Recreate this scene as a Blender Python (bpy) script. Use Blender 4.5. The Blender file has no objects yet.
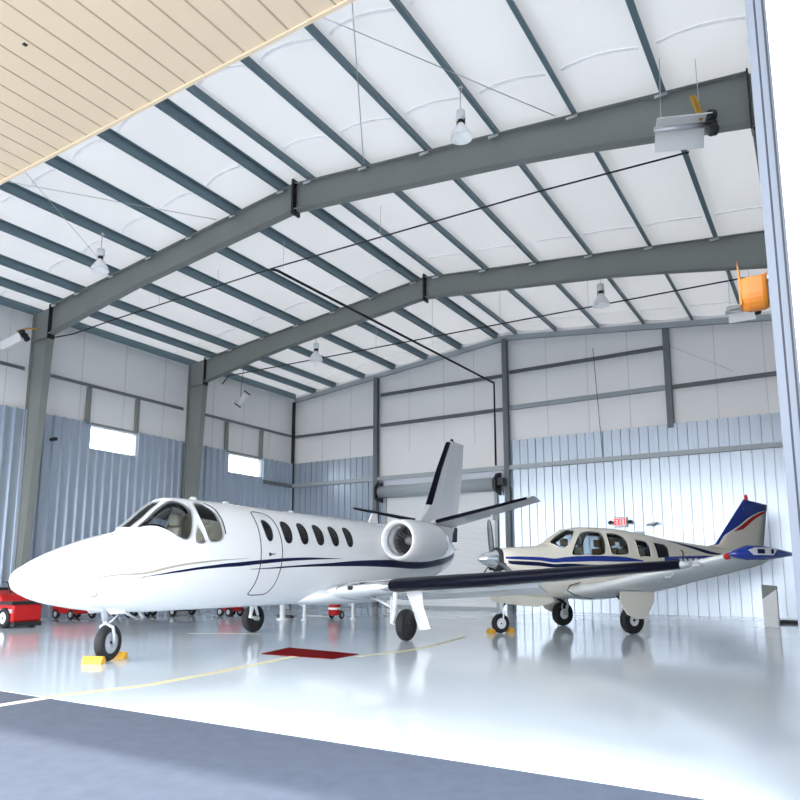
import bpy, bmesh, math, random
from mathutils import Vector, Matrix
random.seed(7)
D = bpy.data; SC = bpy.context.scene; COL = SC.collection
R = math.radians
# ---------------------------------------------------------------- camera
cam = D.cameras.new('camera'); cam.sensor_width = 36.0; cam.lens = 701.9/800*36.0
cam.shift_y = 64.9/800; cam.clip_start = .05; cam.clip_end = 500
camo = D.objects.new('camera', cam); COL.objects.link(camo)
camo.location = (0, 0, 1.4); camo.rotation_euler = (R(90)+.156, 0, .553); SC.camera = camo
# ---------------------------------------------------------------- light
SKY = 1.5; SUN = 1.2; EXPO = 2.52
w = D.worlds.new('sky'); SC.world = w; w.use_nodes = True
nt = w.node_tree; nt.nodes.clear()
out = nt.nodes.new('ShaderNodeOutputWorld'); bg = nt.nodes.new('ShaderNodeBackground')
tc = nt.nodes.new('ShaderNodeTexCoord'); sp = nt.nodes.new('ShaderNodeSeparateXYZ'); rp = nt.nodes.new('ShaderNodeValToRGB')
nt.links.new(tc.outputs['Generated'], sp.inputs[0]); nt.links.new(sp.outputs['Z'], rp.inputs[0])
e = rp.color_ramp.elements; e[0].position = 0.0; e[0].color = (.97, .985, 1, 1); e[1].position = .7; e[1].color = (.80, .885, 1, 1)
nt.links.new(rp.outputs[0], bg.inputs[0]); bg.inputs[1].default_value = SKY
nt.links.new(bg.outputs[0], out.inputs[0])
sun = D.lights.new('sun', 'SUN'); sun.energy = SUN; sun.angle = R(1.5); sun.color = (1, .96, .9)
suno = D.objects.new('sun', sun); COL.objects.link(suno); suno.rotation_euler = (R(36), 0, R(-12)); suno.location = (0, -10, 30)
SC.view_settings.view_transform = 'Standard'; SC.view_settings.look = 'None'; SC.view_settings.gamma = 1
SC.view_settings.use_curve_mapping = False; SC.view_settings.exposure = EXPO
SC.cycles.max_bounces = 16; SC.cycles.diffuse_bounces = 10; SC.cycles.glossy_bounces = 6; SC.cycles.transparent_max_bounces = 16
SC.cycles.use_denoising = True; SC.cycles.sample_clamp_indirect = 8.0
SC.cycles.caustics_reflective = False; SC.cycles.caustics_refractive = False
# ---------------------------------------------------------------- materials
def mat(name, col, rough=.5, metal=0.0, noise=0.0, nscale=3.0, coat=0.0, spec=.5, bump=0.0, rvar=0.0, stretch=(1,1,1)):
    m = D.materials.new(name); m.use_nodes = True; nt = m.node_tree; b = nt.nodes['Principled BSDF']
    b.inputs['Base Color'].default_value = (*col, 1); b.inputs['Roughness'].default_value = rough
    b.inputs['Metallic'].default_value = metal; b.inputs['Coat Weight'].default_value = coat; b.inputs['Coat Roughness'].default_value = .05
    b.inputs['Specular IOR Level'].default_value = spec
    if noise or bump or rvar:
        tc = nt.nodes.new('ShaderNodeTexCoord'); mp = nt.nodes.new('ShaderNodeMapping'); nz = nt.nodes.new('ShaderNodeTexNoise')
        mp.inputs['Scale'].default_value = stretch; nz.inputs['Scale'].default_value = nscale; nz.inputs['Detail'].default_value = 5
        nt.links.new(tc.outputs['Object'], mp.inputs[0]); nt.links.new(mp.outputs[0], nz.inputs['Vector'])
        if noise:
            mx = nt.nodes.new('ShaderNodeMix'); mx.data_type = 'RGBA'
            mx.inputs['A'].default_value = (*[c*(1-noise) for c in col], 1); mx.inputs['B'].default_value = (*[min(1, c*(1+noise)) for c in col], 1)
            nt.links.new(nz.outputs['Fac'], mx.inputs['Factor']); nt.links.new(mx.outputs['Result'], b.inputs['Base Color'])
        if rvar:
            mr = nt.nodes.new('ShaderNodeMapRange'); mr.inputs['From Min'].default_value = .3; mr.inputs['From Max'].default_value = .7
            mr.inputs['To Min'].default_value = max(0, rough-rvar); mr.inputs['To Max'].default_value = rough+rvar
            nt.links.new(nz.outputs['Fac'], mr.inputs[0]); nt.links.new(mr.outputs[0], b.inputs['Roughness'])
        if bump:
            bp = nt.nodes.new('ShaderNodeBump'); bp.inputs['Strength'].default_value = bump; bp.inputs['Distance'].default_value = .02
            nt.links.new(nz.outputs['Fac'], bp.inputs['Height']); nt.links.new(bp.outputs[0], b.inputs['Normal'])
    return m
def translucent_mat(name, col, thru):
    m = D.materials.new(name); m.use_nodes = True; nt = m.node_tree; nt.nodes.clear(); o = nt.nodes.new('ShaderNodeOutputMaterial')
    d = nt.nodes.new('ShaderNodeBsdfDiffuse'); t = nt.nodes.new('ShaderNodeBsdfTranslucent'); a = nt.nodes.new('ShaderNodeAddShader')
    nz = nt.nodes.new('ShaderNodeTexNoise'); nz.inputs['Scale'].default_value = .45; nz.inputs['Detail'].default_value = 3
    tc = nt.nodes.new('ShaderNodeTexCoord'); mx = nt.nodes.new('ShaderNodeMix'); mx.data_type = 'RGBA'
    mx.inputs['A'].default_value = (*[c*.85 for c in thru], 1); mx.inputs['B'].default_value = (*[c*1.15 for c in thru], 1)
    nt.links.new(tc.outputs['Object'], nz.inputs['Vector']); nt.links.new(nz.outputs['Fac'], mx.inputs['Factor']); nt.links.new(mx.outputs['Result'], t.inputs[0])
    d.inputs[0].default_value = (*col, 1); nt.links.new(d.outputs[0], a.inputs[0]); nt.links.new(t.outputs[0], a.inputs[1]); nt.links.new(a.outputs[0], o.inputs[0]); return m
def glass_mat(name, tint, glossy=.12, opac=.35):
    m = D.materials.new(name); m.use_nodes = True; nt = m.node_tree; nt.nodes.clear()
    o = nt.nodes.new('ShaderNodeOutputMaterial'); t = nt.nodes.new('ShaderNodeBsdfTransparent'); g = nt.nodes.new('ShaderNodeBsdfGlossy')
    t.inputs[0].default_value = (*tint, 1); g.inputs['Roughness'].default_value = .03
    fr = nt.nodes.new('ShaderNodeLayerWeight'); fr.inputs[0].default_value = .22
    mx = nt.nodes.new('ShaderNodeMixShader'); nt.links.new(fr.outputs['Fresnel'], mx.inputs[0]); nt.links.new(t.outputs[0], mx.inputs[1]); nt.links.new(g.outputs[0], mx.inputs[2])
    nt.links.new(mx.outputs[0], o.inputs[0]); return m
M = dict(
    roofcloth=translucent_mat('roof_insulation_added_daylight', (.80, .80, .80), (.043, .0405, .038)),  # translucency added so daylight through the cloth brightens the ceiling and interior
    floor=mat('epoxy_floor', (.66, .72, .77), .10, noise=.05, nscale=.35, rvar=.03, spec=.55),
    asphalt=mat('asphalt', (.07, .085, .12), .85, noise=.25, nscale=6),
    concrete=mat('apron_concrete', (.22, .23, .24), .9, noise=.08, nscale=.5),
    liner=mat('white_liner_metal', (.50, .57, .66), .30, metal=.5, noise=.03, nscale=.6, spec=.6),
    insul=mat('white_insulation_facing', (.88, .87, .87), .55, noise=.03, nscale=.5, bump=.15),
    seam=translucent_mat('insulation_seam_tape', (.80, .80, .80), (.25, .25, .25)),
    seamd=mat('insulation_crease', (.66, .66, .67), .6),
    steel=mat('grey_green_primer_steel', (.235, .25, .235), .5, noise=.08, nscale=1.2),
    purlin=mat('blue_grey_primer_steel', (.135, .205, .24), .45, noise=.1, nscale=1.5),
    girt=mat('grey_steel', (.16, .18, .20), .5),
    lgirt=mat('light_grey_steel', (.40, .44, .47), .45),
    black=mat('black_steel', (.012, .012, .014), .45),
    galv=mat('bare_metal', (.62, .63, .65), .35, metal=.8),
    alu=mat('brushed_aluminium', (.93, .92, .90), .4, metal=.15),
    chrome=mat('chrome', (.85, .86, .88), .12, metal=1.0),
    cream=mat('cream_panel', (.77, .61, .43), .6, noise=.03, nscale=1.0),
    creamd=mat('cream_panel_seam', (.50, .38, .26), .8),
    jamb=mat('white_trim_metal', (.70, .74, .80), .4),
    trimblue=mat('blue_grey_trim_darkened', (.105, .122, .155), .45),  # shade put into the colour, so the sky-lit jamb strips don't burn out
    trimdark=mat('dark_trim_joint', (.03, .04, .065), .5),
    white=mat('white_aircraft_paint', (.80, .815, .83), .16, coat=.5, spec=.5),
    whitem=mat('matt_white_paint', (.85, .86, .87), .4),
    navy=mat('navy_paint', (.004, .007, .045), .3, spec=.25),
    boot=mat('black_rubber_boot', (.004, .005, .014), .36, spec=.12),
    tan=mat('taupe_paint', (.42, .38, .32), .3),
    rubber=mat('tyre_rubber', (.012, .012, .014), .7),
    hub=mat('grey_wheel_hub', (.50, .53, .57), .35, metal=.3),
    dark=mat('dark_interior', (.02, .021, .024), .6),
    beige=mat('beige_leather', (.55, .46, .34), .6),
    brown=mat('tan_leather', (.42, .25, .10), .55),
    bcream=mat('cream_aircraft_paint', (.84, .79, .69), .2, coat=.5),
    bgrey=mat('pale_grey_aircraft_paint', (.66, .68, .67), .22, coat=.5),
    blue=mat('royal_blue_paint', (.012, .035, .28), .2, coat=.5),
    red=mat('red_paint', (.46, .012, .012), .4, spec=.3),
    matred=mat('dark_red_mat', (.14, .003, .004), .95, spec=.05, bump=.4, nscale=60),
    yellow=mat('yellow_rubber', (.62, .34, .03), .5),
    yline=mat('worn_yellow_floor_paint', (.74, .66, .38), .3, noise=.10, nscale=2),
    wline=mat('cream_apron_line', (.75, .68, .52), .7),
    orange=mat('orange_yellow_plastic', (.50, .16, .008), .45),
    glass=glass_mat('clear_cockpit_glass', (.80, .84, .86)),
    wglass=glass_mat('window_glass', (.95, .97, .98)),
    tint=mat('dark_cabin_glass', (.006, .007, .009), .12, spec=.35),
    lamp=translucent_mat('white_glass_reflector', (.62, .62, .62), (.45, .45, .45)),
    signred=mat('sign_red', (.75, .03, .03), .4),
)
# ---------------------------------------------------------------- mesh helpers
class MB:
    def __init__(s): s.v = []; s.f = []; s.m = []; s.mi = 0; s.smooth = []; s.sm = False
    def face(s, idx): s.f.append(idx); s.m.append(s.mi); s.smooth.append(s.sm)
    def quads(s, rings, close=True, caps=(False, False)):
        b = len(s.v); n = len(rings[0])
        for r in rings: s.v.extend([tuple(p) for p in r])
        for i in range(len(rings)-1):
            for j in range(n if close else n-1):
                k = (j+1) % n; s.face([b+i*n+j, b+i*n+k, b+(i+1)*n+k, b+(i+1)*n+j])
        sm = s.sm; s.sm = False
        if caps[0]: s.face([b+j for j in range(n)][::-1])
        if caps[1]: s.face([b+(len(rings)-1)*n+j for j in range(n)])
        s.sm = sm; return s
    def box(s, x0, x1, y0, y1, z0, z1):
        return s.quads([[(x0,y0,z0),(x1,y0,z0),(x1,y1,z0),(x0,y1,z0)], [(x0,y0,z1),(x1,y0,z1),(x1,y1,z1),(x0,y1,z1)]], True, (True, True))
    def prism(s, poly, d, plane='xz', c=0.0):
        """poly in a plane, thickness from c to c+d along the third axis"""
        def P(a, b, t): return {'xz': (a, t, b), 'yz': (t, a, b), 'xy': (a, b, t)}[plane]
        return s.quads([[P(a, b, c) for a, b in poly], [P(a, b, c+d) for a, b in poly]], True, (True, True))
    def tube(s, pts, r, n=8, caps=True):
        pts = [Vector(p) for p in pts]; rings = []; rr = r if isinstance(r, (list, tuple)) else [r]*len(pts)
        up = None
        for i, p in enumerate(pts):
            t = (pts[min(i+1, len(pts)-1)]-pts[max(i-1, 0)]).normalized()
            if up is None: up = t.orthogonal().normalized()
            up = (up-t*up.dot(t)).normalized(); q = t.cross(up)
            rings.append([p+(up*math.cos(a)+q*math.sin(a))*rr[i] for a in [2*math.pi*k/n for k in range(n)]])
        sm = s.sm; s.sm = True; s.quads(rings, True, (caps, caps)); s.sm = sm; return s
    def lathe(s, prof, n=24, axis='z', o=(0,0,0), cap=False):
        """prof: (radius, height along the axis)"""
        rings = []
        for r, h in prof:
            ring = []
            for k in range(n):
                a = 2*math.pi*k/n; c, q = r*math.cos(a), r*math.sin(a)
                p = {'z': (c, q, h), 'x': (h, c, q), 'y': (q, h, c)}[axis]
                ring.append((p[0]+o[0], p[1]+o[1], p[2]+o[2]))
            rings.append(ring)
        sm = s.sm; s.sm = True; s.quads(rings, True, (cap, cap)); s.sm = sm; return s
    def build(s, name, m, parent=None, loc=None, **kw):
        me = D.meshes.new(name); me.from_pydata(s.v, [], s.f); ms = m if isinstance(m, list) else [m]
        for q in ms: me.materials.append(q)
        for p, i, sm in zip(me.polygons, s.m, s.smooth): p.material_index = i; p.use_smooth = sm
        bm = bmesh.new(); bm.from_mesh(me); bmesh.ops.recalc_face_normals(bm, faces=bm.faces); bm.to_mesh(me); bm.free()
        o = D.objects.new(name, me); COL.objects.link(o)
        if parent: o.parent = parent
        if loc: o.location = loc
        for k, v in kw.items(): o[k] = v
        return o
def thing(name, label, cat, loc=(0,0,0), rz=0.0, group=None, scale=1.0):
    o = D.objects.new(name, None); COL.objects.link(o); o.location = loc; o.rotation_euler = (0, 0, rz); o.empty_display_size = .2
    o['label'] = label; o['category'] = cat
    if group: o['group'] = group
    return o
def kids(o): return [c for c in D.objects if c.parent == o]
def dup(root, loc, rz=None, label=None):
    cs = kids(root); r = root.copy(); COL.objects.link(r); r.location = loc
    if rz is not None: r.rotation_euler = (0, 0, rz)
    if label: r['label'] = label
    for c in cs:
        gs = kids(c); k = c.copy(); COL.objects.link(k); k.parent = r
        for g in gs:
            q = g.copy(); COL.objects.link(q); q.parent = k
    return r
def bev(o, wdt=.01, seg=2):
    md = o.modifiers.new('bevel', 'BEVEL'); md.width = wdt; md.segments = seg; md.limit_method = 'ANGLE'; md.angle_limit = R(40); return o
STRUCT = dict(kind='structure')
def pchip(xs, ys):
    n=len(xs); h=[xs[i+1]-xs[i] for i in range(n-1)]; d=[(ys[i+1]-ys[i])/h[i] for i in range(n-1)]
    m=[0.0]*n; m[0]=d[0]; m[-1]=d[-1]
    for i in range(1,n-1):
        if d[i-1]*d[i]>0:
            w1=2*h[i]+h[i-1]; w2=h[i]+2*h[i-1]; m[i]=(w1+w2)/(w1/d[i-1]+w2/d[i])
    def f(x):
        if x<=xs[0]: return ys[0]
        if x>=xs[-1]: return ys[-1]
        i=0
        while x>xs[i+1]: i+=1
        t=(x-xs[i])/h[i]; t2=t*t; t3=t2*t
        return (2*t3-3*t2+1)*ys[i]+(t3-2*t2+t)*h[i]*m[i]+(-2*t3+3*t2)*ys[i+1]+(t3-t2)*h[i]*m[i+1]
    return f
class Hull:
    """closed body of superellipse rings: stations of (s, top, bottom, half width, widest height, squareness)"""
    def __init__(self, st):
        xs=[r[0] for r in st]; self.s0=xs[0]; self.s1=xs[-1]
        self.f=[pchip(xs,[r[k] for r in st]) for k in range(1,6)]
    def pt(self, s, th, off=0.0):
        top,bot,hw,zc,n=[g(s) for g in self.f]
        c,q=math.cos(th),math.sin(th); e=2.0/n
        x=(hw+off)*math.copysign(abs(c)**e,c); hh=(top-zc) if q>=0 else (zc-bot)
        z=zc+(hh+off)*math.copysign(abs(q)**e,q)
        return x,z
JET=Hull([
 (0.00,1.33,1.31,.010,1.32,2.0),(0.05,1.44,1.20,.11,1.32,2.0),(0.20,1.55,1.10,.22,1.32,2.0),(0.45,1.69,1.00,.35,1.33,2.0),
 (0.80,1.84,.92,.48,1.34,2.05),(1.35,2.03,.83,.63,1.38,2.1),(1.80,2.15,.79,.71,1.42,2.1),(2.1,2.36,.78,.76,1.5,2.1),(2.38,2.60,.77,.80,1.58,2.05),(2.70,2.80,.77,.84,1.65,2.05),
 (3.1,2.82,.77,.87,1.70,2.05),(3.6,2.82,.77,.90,1.74,2.05),(5.0,2.80,.77,.92,1.76,2.05),(7.0,2.78,.77,.92,1.76,2.05),(9.0,2.77,.82,.92,1.77,2.05),
 (10.5,2.76,.95,.88,1.80,2.05),(11.8,2.74,1.18,.78,1.88,2.0),(12.8,2.68,1.44,.60,2.0,2.0),(13.3,2.62,1.62,.46,2.1,2.0),(13.6,2.50,1.82,.28,2.15,2.0),(13.72,2.32,2.05,.04,2.2,2.0)])
BON=Hull([ # here s runs from the cowl front (0) back: local forward x = 2.9 - s
 (0.0,1.98,1.30,.34,1.7,2.4),(0.06,2.05,1.12,.42,1.65,2.4),(0.3,2.09,.95,.50,1.6,2.6),(0.9,2.13,.86,.56,1.55,2.7),(1.33,2.18,.84,.60,1.5,2.7),(1.65,2.38,.83,.62,1.5,2.6),
 (2.05,2.59,.82,.64,1.5,2.5),(2.6,2.66,.82,.65,1.5,2.5),(3.4,2.65,.83,.66,1.5,2.5),(4.6,2.52,.93,.60,1.5,2.5),(5.6,2.38,1.08,.46,1.55,2.4),
 (7.8,2.17,1.45,.22,1.72,2.2),(9.3,2.05,1.75,.08,1.88,2.0),(9.55,1.98,1.85,.02,1.9,2.0)])
# ================================================================ THE HANGAR
XL, XR, XW, YE, YF, Y1, Y2 = -22.93, -11.3, .36, 26.87, 5.05, 13.11, 19.98
def rt(x): return 11.54-.107*abs(x-XR)            # top of the rafters
PD = .25                                          # purlin depth
# floor and ground
mb = MB(); mb.box(XL-.2, XW+.2, YF, YE+.25, -.3, 0); mb.build('floor', M['floor'], **STRUCT)
mb = MB(); mb.box(-60, 40, -45, YF-.02, -.32, -.012); mb.build('ground_apron', M['concrete'], **STRUCT)
mb = MB(); mb.box(-60, 40, 2.2, YF-.002, -.3, -.006); mb.build('ground_strip', M['asphalt'], **STRUCT)
mb = MB(); mb.box(-60, XL-.2, YF, 60, -.32, -.02); mb.box(XW+.2, 40, YF, 60, -.32, -.02); mb.build('ground_outside', M['concrete'], **STRUCT)
def ribbon(pts, wdt, z0, z1):
    L = []
    for i, (x, y) in enumerate(pts):
        a = Vector(pts[max(i-1, 0)]); b = Vector(pts[min(i+1, len(pts)-1)]); t = (b-a).normalized(); n = Vector((-t.y, t.x))*wdt/2
        L.append([(x+n.x, y+n.y, z0), (x-n.x, y-n.y, z0), (x-n.x, y-n.y, z1), (x+n.x, y+n.y, z1)])
    m = MB(); m.quads(L, True, (True, True)); return m
ribbon([(-7.95, 5.06), (-7.7, 6.3), (-7.85, 7.7), (-8.1, 9.1), (-8.25, 10.2)], .17, -.01, .0015).build('floor_marking', M['yline'], label='curving yellow guide line running past the red mat', **STRUCT)
ribbon([(-7.25, 10.35), (-7.0, 11.7), (-7.1, 13.0), (-7.5, 15)], .15, -.01, .0015).build('floor_marking', M['yline'], **STRUCT)
ribbon([(-13.6, 12.2), (-12.9, 12.7), (-12.0, 13.0)], .1, -.01, .0015).build('floor_marking', M['yline'], **STRUCT)
ribbon([(-7.85, 2.6), (-7.93, 5.04)], .14, -.02, .0).build('ground_marking', M['wline'], **STRUCT)
# ribbed liner panels: one pressed sheet per wall
def liner(u0, u1, z0, z1, P, name, pitch=.35, holes=(), groove=False):
    prof = []; n = int(round((u1-u0)/pitch)); p = (u1-u0)/n
    for i in range(n):
        a = u0+i*p; c = a+p/2; prof += [(a, 0), (c-.024, 0), (c-.018, -.05), (c+.018, -.05), (c+.024, 0)] if groove else [(a, 0), (c-.045, 0), (c-.024, .115), (c+.024, .115), (c+.045, 0)]
    prof.append((u1, 0)); m = MB()
    zs = sorted(set([z0, z1]+[q for h in holes for q in (h[2], h[3]) if z0 < q < z1]))
    us = []
    for i in range(len(prof)-1):
        for j in range(len(zs)-1):
            cu = (prof[i][0]+prof[i+1][0])/2; cz = (zs[j]+zs[j+1])/2
            if any(h[0] < cu < h[1] and h[2] < cz < h[3] for h in holes): continue
            b = len(m.v); (a, da), (c, dc) = prof[i], prof[i+1]
            m.v += [P(a, da, zs[j]), P(c, dc, zs[j]), P(c, dc, zs[j+1]), P(a, da, zs[j+1])]; m.face([b, b+1, b+2, b+3])
    o = m.build(name, M['liner'], **STRUCT); md = o.modifiers.new('thickness', 'SOLIDIFY'); md.thickness = .012; md.offset = -1; return o
ZP, ZE1, ZG, ZE3 = 6.93, 5.81, 8.27, 10.0
W1 = (15.48, 17.55, 5.95, 6.93); W2 = (22.42, 24.62, 5.95, 6.93)
liner(YF+.1, YE, 0, ZP, lambda u, d, z: (XL+d, u, z), 'wall_left', holes=[W1, W2])
DX0, DX1 = -17.35, -11.85
liner(XL, XW, 0, ZP, lambda u, d, z: (u, YE-d, z), 'wall_back', pitch=.34, groove=True, holes=[(DX0, DX1, -1, 5.0), (-17.75, -11.4, ZE1-.05, 9)])
liner(YF+.1, YE, 0, ZP, lambda u, d, z: (XW-d, u, z), 'wall_right')
# upper insulation with girts behind the liner line
TW = .22
def wall_upper(name, P, u0, u1, top, holes=()):
    m = MB(); us = sorted(set([u0, u1]+[u0+(u1-u0)*k/24 for k in range(25)]+[q for h in holes for q in h[:2]]))
    zs = sorted(set([ZP-.05, 99]+[h[2] for h in holes]+[h[3] for h in holes]))
    for a, b in zip(us[:-1], us[1:]):
        base = 0.0
        k = len(m.v); m.v += [P(a, 0, -0.2), P(b, 0, -0.2), P(b, 0, top(b)), P(a, 0, top(a))]; 
        cu = (a+b)/2; h = [q for q in holes if q[0] < cu < q[1]]
        if h:
            q = h[0]; m.v[k+2] = P(b, 0, q[2]); m.v[k+3] = P(a, 0, q[2]); m.face([k, k+1, k+2, k+3])
            k = len(m.v); m.v += [P(a, 0, q[3]), P(b, 0, q[3]), P(b, 0, top(b)), P(a, 0, top(a))]
        m.face([k, k+1, k+2, k+3])
    o = m.build(name, M['insul'], **STRUCT); md = o.modifiers.new('thickness', 'SOLIDIFY'); md.thickness = .05; md.offset = 0; return o
wall_upper('wall_left_upper', lambda u, d, z: (XL-TW, u, z), YF, YE+TW, lambda u: rt(XL)+PD+.1, [W1, W2])
wall_upper('wall_back_upper', lambda u, d, z: (u, YE+TW, z), XL-TW, XW+TW, lambda u: rt(u)+PD+.05)
wall_upper('wall_right_upper', lambda u, d, z: (XW+TW, u, z), YF, YE+TW, lambda u: rt(XW)+PD+.1)
# faint vertical laps in the insulation facing
for y in (7.2, 9.0, 10.8, 12.4, 15.15, 17.0, 18.9, 21.6, 23.5, 25.3):
    MB().box(XL-TW+.024, XL-TW+.034, y-.012, y+.012, ZP, rt(XL)+.2).build('trim_wall_lap', M['seamd'], **STRUCT)
for x in (-21.2, -19.5, -16.2, -14.4, -12.9, -9.6, -7.9, -6.3, -3.2, -1.6):
    MB().box(x-.012, x+.012, YE+TW-.034, YE+TW-.024, ZP, rt(x)+.1).build('trim_wall_lap', M['seamd'], **STRUCT)
# roof insulation, sagging between the purlins
PX = sorted([-11.75-1.74*i for i in range(7)]+[-10.85+1.74*i for i in range(7)]+[XL-.02, XW-.02])
PX[1] = -21.7 if abs(PX[1]+22.19) < .1 else PX[1]
def roof_z(x, y):
    i = max(j for j in range(len(PX)) if PX[j] <= x+1e-6) if x >= PX[0] else 0
    i = min(i, len(PX)-2); t = (x-PX[i])/(PX[i+1]-PX[i]); t = min(max(t, 0), 1)
    return rt(x)+PD-.075*4*t*(1-t)*min(1, (PX[i+1]-PX[i])/1.7)
m = MB(); m.sm = True; rows = []
xs = []
for a, b in zip(PX[:-1], PX[1:]): xs += [a+(b-a)*k/8 for k in range(8)]
xs = [XL-.3]+xs+[PX[-1], XW+.3]
ys = [YF-.2, 6.5, 8, 10, 12, 14, 16, 18, 20, 22, 24, 26, YE+.3]
m.quads([[(x, y, roof_z(x, y)) for x in xs] for y in ys], False)
m.build('ceiling', M['roofcloth'], **STRUCT)

for y in (12.0, 19.1, 26.0, 9.3):
    for a, b in zip(PX[:-1], PX[1:]):
        if b-a < 1: continue
        m = MB(); q = [a+.16+(b-a-.32)*k/10 for k in range(11)]
        bow = lambda x: -.28*(1-4*((x-a)/(b-a)-.5)**2)
        m.quads([[(x, y+bow(x)-.035, roof_z(x, y)-.004), (x, y+bow(x)+.035, roof_z(x, y)-.004), (x, y+bow(x)+.035, roof_z(x, y)-.014), (x, y+bow(x)-.035, roof_z(x, y)-.014)] for x in q], True, (True, True))
        m.build('trim_roof_seam', M['seam'], **STRUCT)
# purlins: one Z-section each, the whole length of the roof
side = lambda x: 'left' if x < XR else 'right'
order = ['nearest to the ridge', 'second from the ridge', 'third from the ridge', 'fourth from the ridge', 'fifth from the ridge', 'sixth from the ridge', 'seventh from the ridge']
for x in PX[1:-1]:
    n = sorted([q for q in PX[1:-1] if side(q) == side(x)], key=lambda q: abs(q-XR)).index(x)
    m = MB(); z = rt(x); s = 1 if x < XR else -1; sl = .107*s
    prof = [(-.09*s, .028), (-.09*s, 0), (0, 0), (0, PD-.012), (.08*s, PD-.012), (.08*s, PD-.004), (-.012*s, PD-.004), (-.012*s, .012), (-.078*s, .012), (-.078*s, .028)]
    m.quads([[(x+a, y, z+b) for a, b in prof] for y in (YF+.02, YE+.2)], True, (True, True))
    m.build('roof_purlin', M['purlin'], label='long blue grey roof purlin on the %s slope, %s' % (side(x), order[n]), category='purlin', group='roof purlins', **STRUCT)
for x, sgn, nm in ((XL, 1, 'left'), (XW, -1, 'right')):
    m = MB(); m.box(min(x, x+.1*sgn), max(x, x+.1*sgn), YF, YE, rt(x)-.02, rt(x)+PD); m.build('eave_beam', M['purlin'], label='dark eave strut along the top of the %s wall' % nm, category='beam', **STRUCT)
# rigid frames
def frame(Y, nm):
    t = thing('steel_portal_frame', 'grey steel portal frame with tapered columns, %s' % nm, 'steel frame', (0, Y, 0)); t['kind'] = 'structure'
    for sg, XO, nmc in ((1, XL+.08, 'l'), (-1, XW-.08, 'r')):
        zi = rt(XO)-1.0; it, ib = XO+.93*sg, XO+.42*sg
        m = MB(); m.prism([(XO, 0), (ib, 0), (it, zi), (it, rt(it)), (XO, rt(XO))], .016, 'xz', -.008)
        m.prism([(ib, 0), (ib+.02*sg, 0), (it+.02*sg, zi), (it, zi)], .25, 'xz', -.125)          # inner flange
        m.box(min(XO, XO+.02*sg), max(XO, XO+.02*sg), -.125, .125, 0, rt(XO)-.02)
        m.box(min(XO, it), max(XO, it), -.11, .11, zi-.008, zi+.008); m.box(ib-.25*sg if sg > 0 else ib-.1, ib+.1 if sg > 0 else ib+.25, -.16, .16, 0, .025)
        m.build('column', M['steel'], t)
        # rafter half
        xe = it; tops = [(xe, rt(xe)), (XR, rt(XR))]; pts = [(xe, 1.0), (XO+4.0*sg, .80), (XO+5.4*sg, .74), (XR, .74)]
        bot = [(x, rt(x)-d) for x, d in pts]; m = MB()
        m.prism([(tops[0][0], tops[0][1]), (tops[1][0], tops[1][1])]+bot[::-1], .014, 'xz', -.007)
        m.prism([(tops[0][0], tops[0][1]-.018), tops[0], tops[1], (tops[1][0], tops[1][1]-.018)], .22, 'xz', -.11)
        m.prism(bot+[(x, z+.02) for x, z in bot[::-1]], .25, 'xz', -.125)
        for k in (.3, .62):
            x = xe+(XR-xe)*k; 
        m.build('rafter', M['steel'], t)
        e = MB(); e.box(min(it-.0*sg, it+.03*sg), max(it, it+.03*sg), -.13, .13, zi-.05, rt(it)+.04)
        e.build('splice_plate', M['black'], t)
    e = MB(); e.box(XR-.03, XR+.03, -.15, .15, rt(XR)-.86, rt(XR)+.10)
    for dz in (-.05, -.3, -.55, -.76):
        for dx in (-.05, .05): e.box(XR+dx-.03, XR+dx+.03, -.10, -.06, rt(XR)+dz-.02, rt(XR)+dz+.02)
    e.build('ridge_plate', M['black'], t)
    # purlin clips
    c = MB()
    for x in PX[1:-1]: c.box(x-.12, x+.12, -.12, -.10, rt(x)-.10, rt(x)-.04)
    c.build('purlin_clip', M['galv'], t)
    return t
frame(Y1, 'nearer of the two'); frame(Y2, 'farther of the two')
# end wall rafter, posts and girts
m = MB()
for a, b in ((XL, XR), (XR, XW)):
    m.prism([(a, rt(a)-.23), (b, rt(b)-.23), (b, rt(b)), (a, rt(a))], .02, 'xz', YE-.02)
    m.prism([(a, rt(a)-.23), (b, rt(b)-.23), (b, rt(b)-.215), (a, rt(a)-.215)], .16, 'xz', YE-.10)
m.build('end_wall_beam', M['lgirt'], label='sloping grey steel rafter along the top of the back wall', category='beam', **STRUCT)
def hseg(name, x0, x1, z, mt, label, d=.2, y=YE+.04):
    m = MB(); m.box(x0, x1, y, y+.012, z, z+d); m.box(x0, x1, y-.07, y, z+d-.012, z+d); m.box(x0, x1, y, y+.14, z, z+.012)
    m.build(name, M[mt], label=label, category='girt', **STRUCT)
hseg('wall_beam', XL, -17.95, ZG, 'girt', 'dark girt across the left end of the back wall', .09)
hseg('wall_beam', -17.7, -11.45, ZG, 'girt', 'lower of two dark girts left of the back wall middle post', .12)
hseg('wall_beam', -17.7, -11.45, ZE3-.25, 'girt', 'upper of two dark girts left of the back wall middle post', .10)
hseg('wall_beam', -11.2, -4.95, ZG, 'lgirt', 'lower grey girt right of the back wall middle post', .16)
hseg('wall_beam', -11.2, -4.95, ZE3-.15, 'girt', 'upper girt right of the back wall middle post', .10)
hseg('wall_beam', -4.7, XW, ZG, 'girt', 'dark girt at the right end of the back wall', .12)
m = MB(); m.box(XL+.05, XW, YE-.16, YE-.055, ZE1-.10, ZE1+.08); m.build('wall_beam', M['lgirt'], label='long pale grey rail across the ribbed back wall', category='girt', **STRUCT)
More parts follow.
